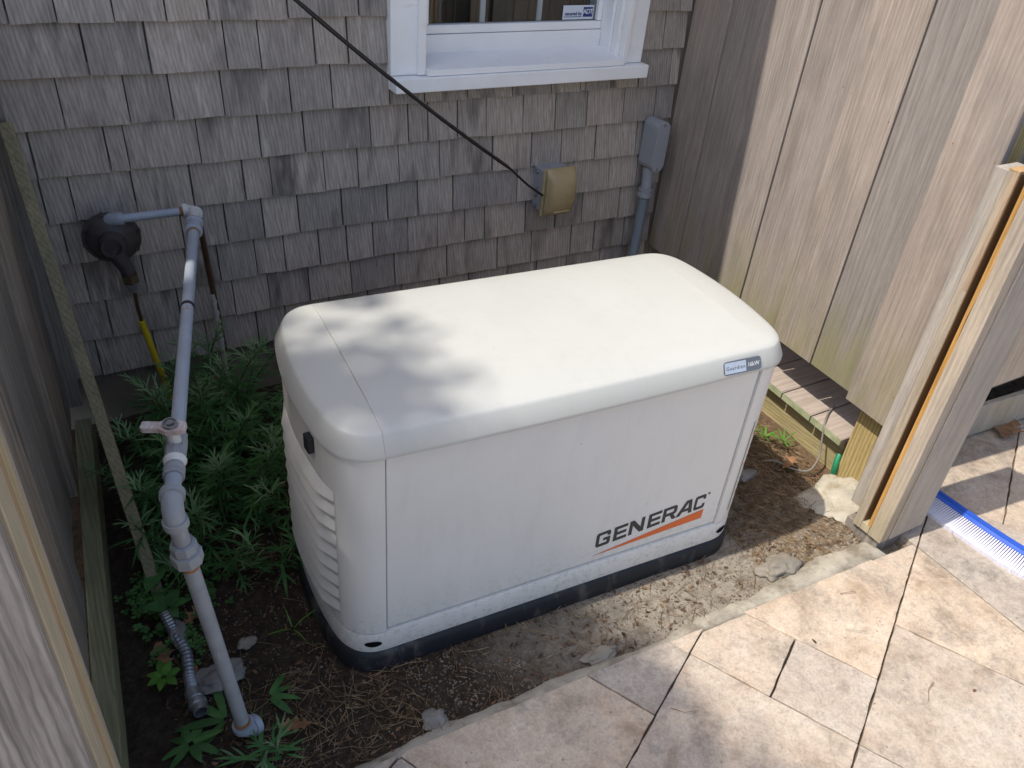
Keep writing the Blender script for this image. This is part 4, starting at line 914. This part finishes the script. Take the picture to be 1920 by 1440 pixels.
for c, r_, sd_, m_, lb_ in (((.095, -1.105, .018), (.055, .034, .012), 1.2, M_stone, 'flat grey stone leaning behind the gas pipe riser'),
                            ((.178, -1.035, .012), (.022, .016, .010), 4.0, M_stone2, 'small pale crumpled lump on dark soil left of the generator'),
                            ((.036, -.945, .03), (.020, .038, .018), 6.0, M_stone, 'crusty grey mortar clod stuck to the ribbed conduit'),
                            ((1.585, -1.425, .008), (.062, .036, .024), 7.7, M_stone2, 'angular pale rock at the edge of the soil near the gate post'),
                            ((1.79, -1.075, .006), (.045, .026, .012), 9.1, M_stone, 'flat grey stone in the generator shadow on pine straw'),
                            ((.945, -1.447, .008), (.050, .022, .010), 12.0, M_stone2, 'long pale stone chip lying against the paver edge'),
                            ((.50, -1.42, .006), (.030, .026, .010), 17.0, M_stone, 'bluish grey stone shard near the lowest paver')):
    o = blob('stone', c, r_, m_, sd_, 4, .5, freq=1.3); tag(o, lb_, 'stone')
mc = thing('metal_conduit', 'short ribbed metal conduit with an open connector lying on the soil', 'conduit', (.035, -1.05, .02))
pth = densify([Vector((.020, -.90, .06)), Vector((.030, -.945, .038)), Vector((.043, -1.01, .024)), Vector((.036, -1.08, .020)), Vector((.034, -1.125, .022))], 13)
b = MB(); b.tube(pth, [.0120+.0026*(i % 2) for i in range(len(pth))], 12); b.build('ribbed_tube', M_galv, mc, smooth=20)
u = Vector((.10, -1, .02)).normalized(); p = Vector((.034, -1.120, .022))
b = MB(); b.lathe([(.0165, 0), (.0185, .002), (.0185, .026), (.0165, .028), (.0165, .034), (.021, .036), (.021, .044), (.0165, .046), (.0165, .064), (.0135, .064), (.0135, .03), (.0, .03)], p, u, 20); b.build('connector', M_galv, mc, smooth=30)
cl_ = thing('thin_cable', 'thin grey cable drooping from the shower deck to the pine straw', 'cable', (2.05, -1.13, .05))
b = MB(); b.tube(densify([Vector((2.21, -1.03, .136)), Vector((2.15, -1.055, .138)), Vector((2.095, -1.09, .132)), Vector((2.078, -1.112, .085)), Vector((2.06, -1.135, .035)), Vector((2.00, -1.155, .012)), Vector((1.955, -1.12, .010)), Vector((1.93, -1.07, .012)), Vector((1.90, -1.03, -.01))], 8), .0036, 8); b.build('cable_sheath', M_cable, cl_, smooth=80)
gh = thing('green_hose', 'short end of green hose at the foot of the yellow pine post', 'hose', (2.09, -1.19, 0))
b = MB(); b.tube(densify([Vector((2.085, -1.192, -.02)), Vector((2.082, -1.190, .03)), Vector((2.088, -1.184, .05)), Vector((2.10, -1.178, .066))], 6), .0095, 12); b.build('hose_tube', M_green, gh, smooth=60)
# loose fallen bits: needles, chips, grit
def scatter(name, mat, n, areas, maker, seed, lab_, cat_):
    rg = random.Random(seed); b = MB(); tot = sum(a[4] for a in areas)
    for _ in range(n):
        q = rg.random()*tot
        for a in areas:
            q -= a[4]
            if q <= 0: break
        x, y = rg.uniform(a[0], a[1]), rg.uniform(a[2], a[3])
        gx_ = (x-.9627)*math.cos(-GYAW)-(y+.9839)*math.sin(-GYAW); gy_ = (x-.9627)*math.sin(-GYAW)+(y+.9839)*math.cos(-GYAW)
        if abs(gx_) < .60 and abs(gy_) < .285: continue
        ez = edge_y(x)
        if len(a) < 6 and y < ez+.01: continue
        z = ground_z(x, y) if y > ez-.01 else .021
        maker(b, rg, x, y, z)
    o = b.build(name, mat, fix=False); o['kind'] = 'stuff'; o['label'] = lab_; o['category'] = cat_; return o
def mk_needle(b, rg, x, y, z):
    L = rg.uniform(.025, .085); a = rg.uniform(0, math.pi*2); wd = rg.uniform(.0004, .0009); h0, h1 = z+rg.uniform(.001, .008), z+rg.uniform(.001, .012); bend = rg.uniform(-.15, .15)*L
    dx, dy = math.cos(a), math.sin(a); px_, py_ = -dy*wd, dx*wd; mx_, my_ = x-dy*bend, y+dx*bend; hm = (h0+h1)/2+rg.uniform(0, .004)
    P = [(x-dx*L/2, y-dy*L/2, h0), (mx_, my_, hm), (x+dx*L/2, y+dy*L/2, h1)]
    vs = []
    for q in P: vs += [(q[0]+px_, q[1]+py_, q[2]), (q[0], q[1], q[2]+wd*1.4), (q[0]-px_, q[1]-py_, q[2])]
    b.add(vs, [(0, 3, 4, 1), (1, 4, 5, 2), (3, 6, 7, 4), (4, 7, 8, 5)])
def mk_chip(b, rg, x, y, z, s=1):
    L = rg.uniform(.004, .017)*s; W = L*rg.uniform(.2, .55); a = rg.uniform(0, 6.28); t1, t2 = rg.uniform(-.35, .35), rg.uniform(-.35, .35); th_ = rg.uniform(.001, .003)*s
    ca, sa = math.cos(a), math.sin(a); pr = [(-L/2, -W*rg.uniform(.2, .5)), (L*rg.uniform(-.1, .2), -W/2), (L/2, rg.uniform(-.3, .3)*W), (L*rg.uniform(-.2, .1), W/2), (-L/2, W*rg.uniform(.1, .5))]
    vs = []
    for h in (0, th_):
        for p in pr: vs.append((x+p[0]*ca-p[1]*sa, y+p[0]*sa+p[1]*ca, z+.002+h+p[0]*t1+p[1]*t2))
    b.add(vs, [(4, 3, 2, 1, 0), (5, 6, 7, 8, 9)]+[(i, (i+1) % 5, 5+(i+1) % 5, 5+i) for i in range(5)])
def mk_grit(b, rg, x, y, z):
    r_ = rg.uniform(.0012, .0042); vs = [(x+r_*rg.uniform(.6, 1.2)*c, y+r_*rg.uniform(.6, 1.2)*s_, z+r_*h) for c, s_, h in ((1, 0, .2), (0, 1, .2), (-1, 0, .2), (0, -1, .2))]+[(x, y, z+r_*rg.uniform(.5, .9)+.001)]
    b.add(vs, [(0, 1, 4), (1, 2, 4), (2, 3, 4), (3, 0, 4)])
scatter('pine_straw', M_needle, 2400, [(1.62, 2.09, -1.22, -.70, 7), (1.55, 1.95, -1.46, -1.20, 4.5), (.55, 1.6, -1.50, -1.26, 1.2), (.10, .52, -1.46, -1.15, 2.0), (.0, .42, -1.2, -.5, .8), (1.3, 2.0, -1.7, -1.5, .03, 1), (.9, 2.6, -2.2, -1.5, .05, 1)], mk_needle, 1, 'fallen pine needles scattered over the soil', 'pine straw')
scatter('mulch_chips', M_chip, 2300, [(1.62, 2.08, -1.20, -.70, 2.2), (1.55, 1.95, -1.46, -1.2, 1.2), (.35, 1.45, -1.48, -1.24, 1.6), (-.03, .48, -1.46, -.4, 4.5), (.9, 2.6, -2.2, -1.5, .035, 1)], mk_chip, 2, 'brown bark mulch chips on the soil', 'mulch')
scatter('sandy_grit', M_grit, 7000, [(.5, 1.95, -1.50, -1.22, 6), (1.55, 2.05, -1.3, -.7, 2), (.0, .5, -1.46, -.5, 1.6)], mk_grit, 3, 'pale grit and pebbles on the bare soil', 'grit')

# ================================================================== plants
def blade(b, base_, d, nrm, L, W, bend=.3, n=4, taper=1.0):
    d = d.normalized(); side = d.cross(nrm).normalized(); vs = []
    for i in range(n+1):
        t = i/n; wv = W*math.sin(math.pi*min(1, (.12+.88*t)))**.8*(1-t*.15) if i < n else 0
        c = base_+d*L*t+nrm*(-bend*L*t*t); vs += [tuple(c-side*wv/2+nrm*wv*.12), tuple(c+side*wv/2+nrm*wv*.12)]
    b.add(vs, [(i*2, i*2+1, i*2+3, i*2+2) for i in range(n)])
def mugwort(name, x, y, H, lean, seed, dense=1.0):
    rg = random.Random(seed); zone = ('short feathery weed sprig at the foot of the gas riser' if y < -1.2 else 'feathery green weed at the foot of the shingled wall' if y > -.28 else 'feathery green weed near the leaning wooden stake' if x < .18 else 'feathery green weed leaning towards the generator end' if x > .31 else 'feathery green weed in the middle of the clump under the gas pipe'); root = thing(name, zone, 'weed', (x, y, 0), 0, 'feathery weeds in the left corner')
    P = []; lx, ly = lean
    for i in range(9):
        t = i/8; P.append(Vector((x+lx*H*t*t+.012*math.sin(t*5+seed), y+ly*H*t*t+.012*math.cos(t*4+seed), -.005+H*t*(1-.12*t*(abs(lx)+abs(ly))))))
    b = MB(); b.tube(P, [.0040*(1-.65*i/8) for i in range(9)], 6); b.build('stem', M_stem, root, smooth=180)
    b = MB(); tip = MB(); nl_ = int(H*80*dense)
    for k in range(nl_):
        t = .15+.85*k/nl_; i = min(7, int(t*8)); p = P[i].lerp(P[i+1], t*8-i); a = k*2.4+rg.uniform(-.4, .4)
        out = Vector((math.cos(a), math.sin(a), rg.uniform(.2, .9)-.35*(1-t)+(1.1*(t-.72)/.28 if t > .72 else 0))).normalized(); L = rg.uniform(.04, .11)*(1.15-.5*t)
        tgt = tip if (t > .84 or rg.random() < .10) else b
        nrm = Vector((0, 0, 1)); nrm = (nrm-out*nrm.dot(out)).normalized(); side = out.cross(nrm)
        blade(tgt, p, out, nrm, L, L*.10, rg.uniform(.15, .6), 5)
        for f_, sp_ in ((.3, .7), (.55, .5)):
            for sg in (-1, 1):
                if rg.random() < .5: blade(tgt, p+out*L*f_-nrm*.15*L*f_*f_, (out+side*sg*sp_), nrm, L*rg.uniform(.4, .62), L*.07, rg.uniform(.1, .4), 3)
    b.build('leaves', M_weed, root, smooth=180, fix=False)
    if tip.v: tip.build('tip_leaves', M_weedtip, root, smooth=180, fix=False)
rg = random.Random(77)
spots = [(.27, -.17, .40, (.2, -.1)), (.33, -.26, .42, (.25, -.25)), (.20, -.30, .36, (-.2, -.3)), (.40, -.20, .34, (.4, -.1)), (.45, -.33, .30, (.4, -.2)), (.30, -.42, .33, (.1, -.4)), (.12, -.36, .30, (-.3, -.3)), (.22, -.52, .30, (.1, -.5)), (.37, -.52, .28, (.3, -.4)),
         (.10, -.55, .26, (-.3, -.4)), (.17, -.68, .24, (-.2, -.4)), (.28, -.68, .25, (.2, -.4)), (.38, -.70, .22, (.5, -.3)), (.05, -.45, .24, (-.4, -.2)), (.52, -.22, .26, (.3, -.2)), (.06, -.66, .20, (-.3, -.3)), (.22, -.80, .18, (.1, -.5)), (.33, -.84, .18, (.5, -.5)), (.14, -.20, .28, (-.1, -.1)), (.25, -.36, .38, (0, -.2)), (.30, -.30, .36, (.1, -.1)), (.15, -.46, .30, (-.1, -.3)), (.33, -.60, .28, (.2, -.2)), (.24, -.60, .28, (-.1, -.3)), (.12, -.78, .16, (-.4, -.4)), (.42, -.42, .28, (.3, -.1)), (.19, -.40, .34, (-.1, .1)), (.27, -.24, .38, (0, .1)), (.38, -.32, .32, (.1, 0)), (.20, -.24, .32, (0, 0))]
for k, (x, y, H, ln_) in enumerate(spots): mugwort('feathery_weed', x, y, H*1.06, ln_, 100+k, 1.9)
mugwort('feathery_weed', .135, -1.345, .07, (.3, -.3), 400, 3.2)
# flat-leaved rosettes, seedling and clover
def rosette(name, x, y, n, L, W, mat, label, seed, up=.25, a0=0, a1=6.28, stem=0):
    rg = random.Random(seed); root = thing(name, label, 'weed', (x, y, 0))
    for k in range(n):
        a = a0+(a1-a0)*k/n+rg.uniform(-.2, .2); d = Vector((math.cos(a), math.sin(a), up*rg.uniform(.5, 1.5))).normalized(); nrm = Vector((0, 0, 1)); nrm = (nrm-d*nrm.dot(d)).normalized()
        b = MB(); l_ = L*rg.uniform(.7, 1.1); blade(b, Vector((x, y, .006+stem))+d*.006, d, nrm, l_, W*rg.uniform(.8, 1.1), rg.uniform(.15, .4), 7); b.build('leaf', mat, root, smooth=180, fix=False)
    if stem:
        b = MB(); b.tube([Vector((x, y, -.005)), Vector((x, y, .01+stem))], .002, 6); b.build('stem', M_stem, root)
    return root
rosette('broadleaf_weed', .005, -1.24, 8, .06, .021, M_broad, 'low green rosette weed at the bottom corner by the skirt board', 5, .25)
rosette('broadleaf_weed', -.015, -1.06, 7, .045, .022, M_bright, 'bright lime green seedling beside the ribbed conduit', 9, .45, stem=.02)
rosette('dandelion', .085, -1.215, 4, .14, .024, M_broad, 'long-leaved dandelion spreading at the foot of the gas riser', 12, .12, 1.6, 4.2)
rosette('broadleaf_weed', .185, -1.20, 4, .07, .018, M_broad, 'narrow drooping leaves just right of the gas riser', 14, .1, -.9, 1.4)
rosette('broadleaf_weed', .03, -.88, 6, .05, .034, M_broad, 'round-leaved weed growing over the end of the wooden stake', 15, .5, stem=.04)
rosette('broadleaf_weed', .045, -.72, 3, .085, .06, M_broad, 'large single leaves under the stake in the shade', 16, .5, stem=.03)
rosette('grass_tuft', .29, -1.04, 4, .07, .005, M_bright, 'thin grass blades on the dark soil left of the generator', 17, .9)
for k, (x, y, lb_) in enumerate(((1.935, -.835, 'grass tuft nearest the generator beside the deck joist'), (1.95, -.90, 'grass tuft on the pine straw left of the deck joist'), (2.00, -.95, 'small grass tuft against the middle of the deck joist'), (2.04, -1.0, 'grass tuft at the joist close to the drooping cable'))):
    rosette('grass_tuft', x, y, 9, .055, .008, M_bright, lb_, 30+k, .8)['group'] = 'grass tufts by the deck joist'
def clover(x, y, n, seed, label):
    rg = random.Random(seed); root = thing('clover_patch', label, 'clover', (x, y, 0)); b = MB()
    for _ in range(n):
        px_, py_ = x+rg.gauss(0, .032), y+rg.gauss(0, .045); h = rg.uniform(.01, .035); a0 = rg.uniform(0, 6.28); s_ = rg.uniform(.007, .011)
        b.tube([Vector((px_, py_, -.004)), Vector((px_, py_, h))], .0006, 4, False)
        for k in range(3):
            a = a0+k*2.094; d = Vector((math.cos(a), math.sin(a), .15)); sd_ = Vector((-math.sin(a), math.cos(a), 0)); c = Vector((px_, py_, h))
            b.add([tuple(c), tuple(c+d*s_*.7+sd_*s_*.6), tuple(c+d*s_*1.25+sd_*s_*.35), tuple(c+d*s_*1.1), tuple(c+d*s_*1.25-sd_*s_*.35), tuple(c+d*s_*.7-sd_*s_*.6)], [(0, 1, 2, 3), (0, 3, 4, 5)])
    b.build('leaflets', M_broad, root, fix=False, kind='stuff')
clover(-.015, -.80, 70, 3, 'small-leaved clover patch between skirt board and stake')
clover(.03, -.97, 60, 4, 'clover growing around the ribbed metal conduit')
clover(.12, -.80, 40, 5, 'sparse clover at the front of the feathery weeds')

# ================================================================== tree whose crown dapples the left side (outside the frame)
tr = thing('shade_tree', 'leafy tree beyond the left fence casting dappled shade', 'tree', (-5.6, -.9, 0))
b = MB(); b.tube(densify([Vector((-5.6, -.9, -.1)), Vector((-5.55, -.92, 2.0)), Vector((-5.4, -.95, 4.2)), Vector((-5.2, -.9, 6.4)), Vector((-5.1, -.9, 8.6))], 4), [.19*(1-.75*i/16) for i in range(17)], 10)
rg = random.Random(42); cl = []
def crown_density(u_, v_):
    e_ = u_-(1.035+.04*mnoise.noise((v_*4, 1.3, 2)))
    if v_ > -.62: e_ = u_-.45
    d = 1.0 if u_ < .62 else (.95 if v_ > -1.30 else 1.0)
    if v_ > -.95 and u_ > .7: d = .5
    if -1.42 < v_ < -1.24 and u_ > .72: d = .8
    if u_ > .35 and mnoise.noise((u_*7.5, v_*7.5, 4.2)) > .30: d *= .06
    return d*max(0, min(1, -e_/.04))
while len(cl) < 300:
    u_, v_ = rg.uniform(-.6, 1.12), rg.uniform(-2.3, -.3)
    if rg.random() > crown_density(u_, v_): continue
    pz_ = rg.uniform(7.0, 9.0); cl.append((u_-.61*pz_, v_+.058*pz_, pz_))
for _ in range(55):
    u_, v_, pz_ = rg.uniform(-.1, .95), rg.uniform(-2.3, -1.45), rg.uniform(7.0, 9.0); cl.append((u_-.61*pz_, v_+.058*pz_, pz_))
for _ in range(60):
    a_ = rg.uniform(0, 6.28); r_ = rg.uniform(0, 1.2); cl.append((-6.4+r_*math.cos(a_), -.9+r_*1.2*math.sin(a_), rg.uniform(6.6, 9.2)))
cl = [c_ for c_ in cl if c_[0]+.61*c_[2] < 1.09]
for px_, py_, pz_ in cl[::6]:
    b.tube([Vector((-5.2, -.9, 6.0+rg.random())), Vector(((px_-5.4)/2, (py_-.9)/2, pz_-.9)), Vector((px_, py_, pz_))], [.035, .016, .005], 5)
b.build('trunk', M_bark, tr, smooth=180)
b = MB()
for px_, py_, pz_ in cl:
    for _ in range(22):
        p = Vector((px_+max(-.17, min(.10, rg.gauss(0, .085))), py_+max(-.17, min(.17, rg.gauss(0, .085))), pz_+max(-.12, min(.09, rg.gauss(0, .08))))); a = rg.uniform(0, 6.28); d = Vector((math.cos(a), math.sin(a), rg.uniform(-.5, .3))).normalized(); nrm = Vector((rg.uniform(-.5, .5), rg.uniform(-.5, .5), 1)); nrm = (nrm-d*nrm.dot(d)).normalized()
        blade(b, p, d, nrm, rg.uniform(.06, .10), rg.uniform(.035, .055), .2, 3)
b.build('crown', M_treeleaf, tr, fix=False)

# ------------------------------------------------------------------ render settings
scene.render.engine = 'CYCLES'
scene.cycles.max_bounces = 8; scene.cycles.diffuse_bounces = 3; scene.cycles.transmission_bounces = 6; scene.cycles.glossy_bounces = 4
scene.render.resolution_x = 1024; scene.render.resolution_y = 768
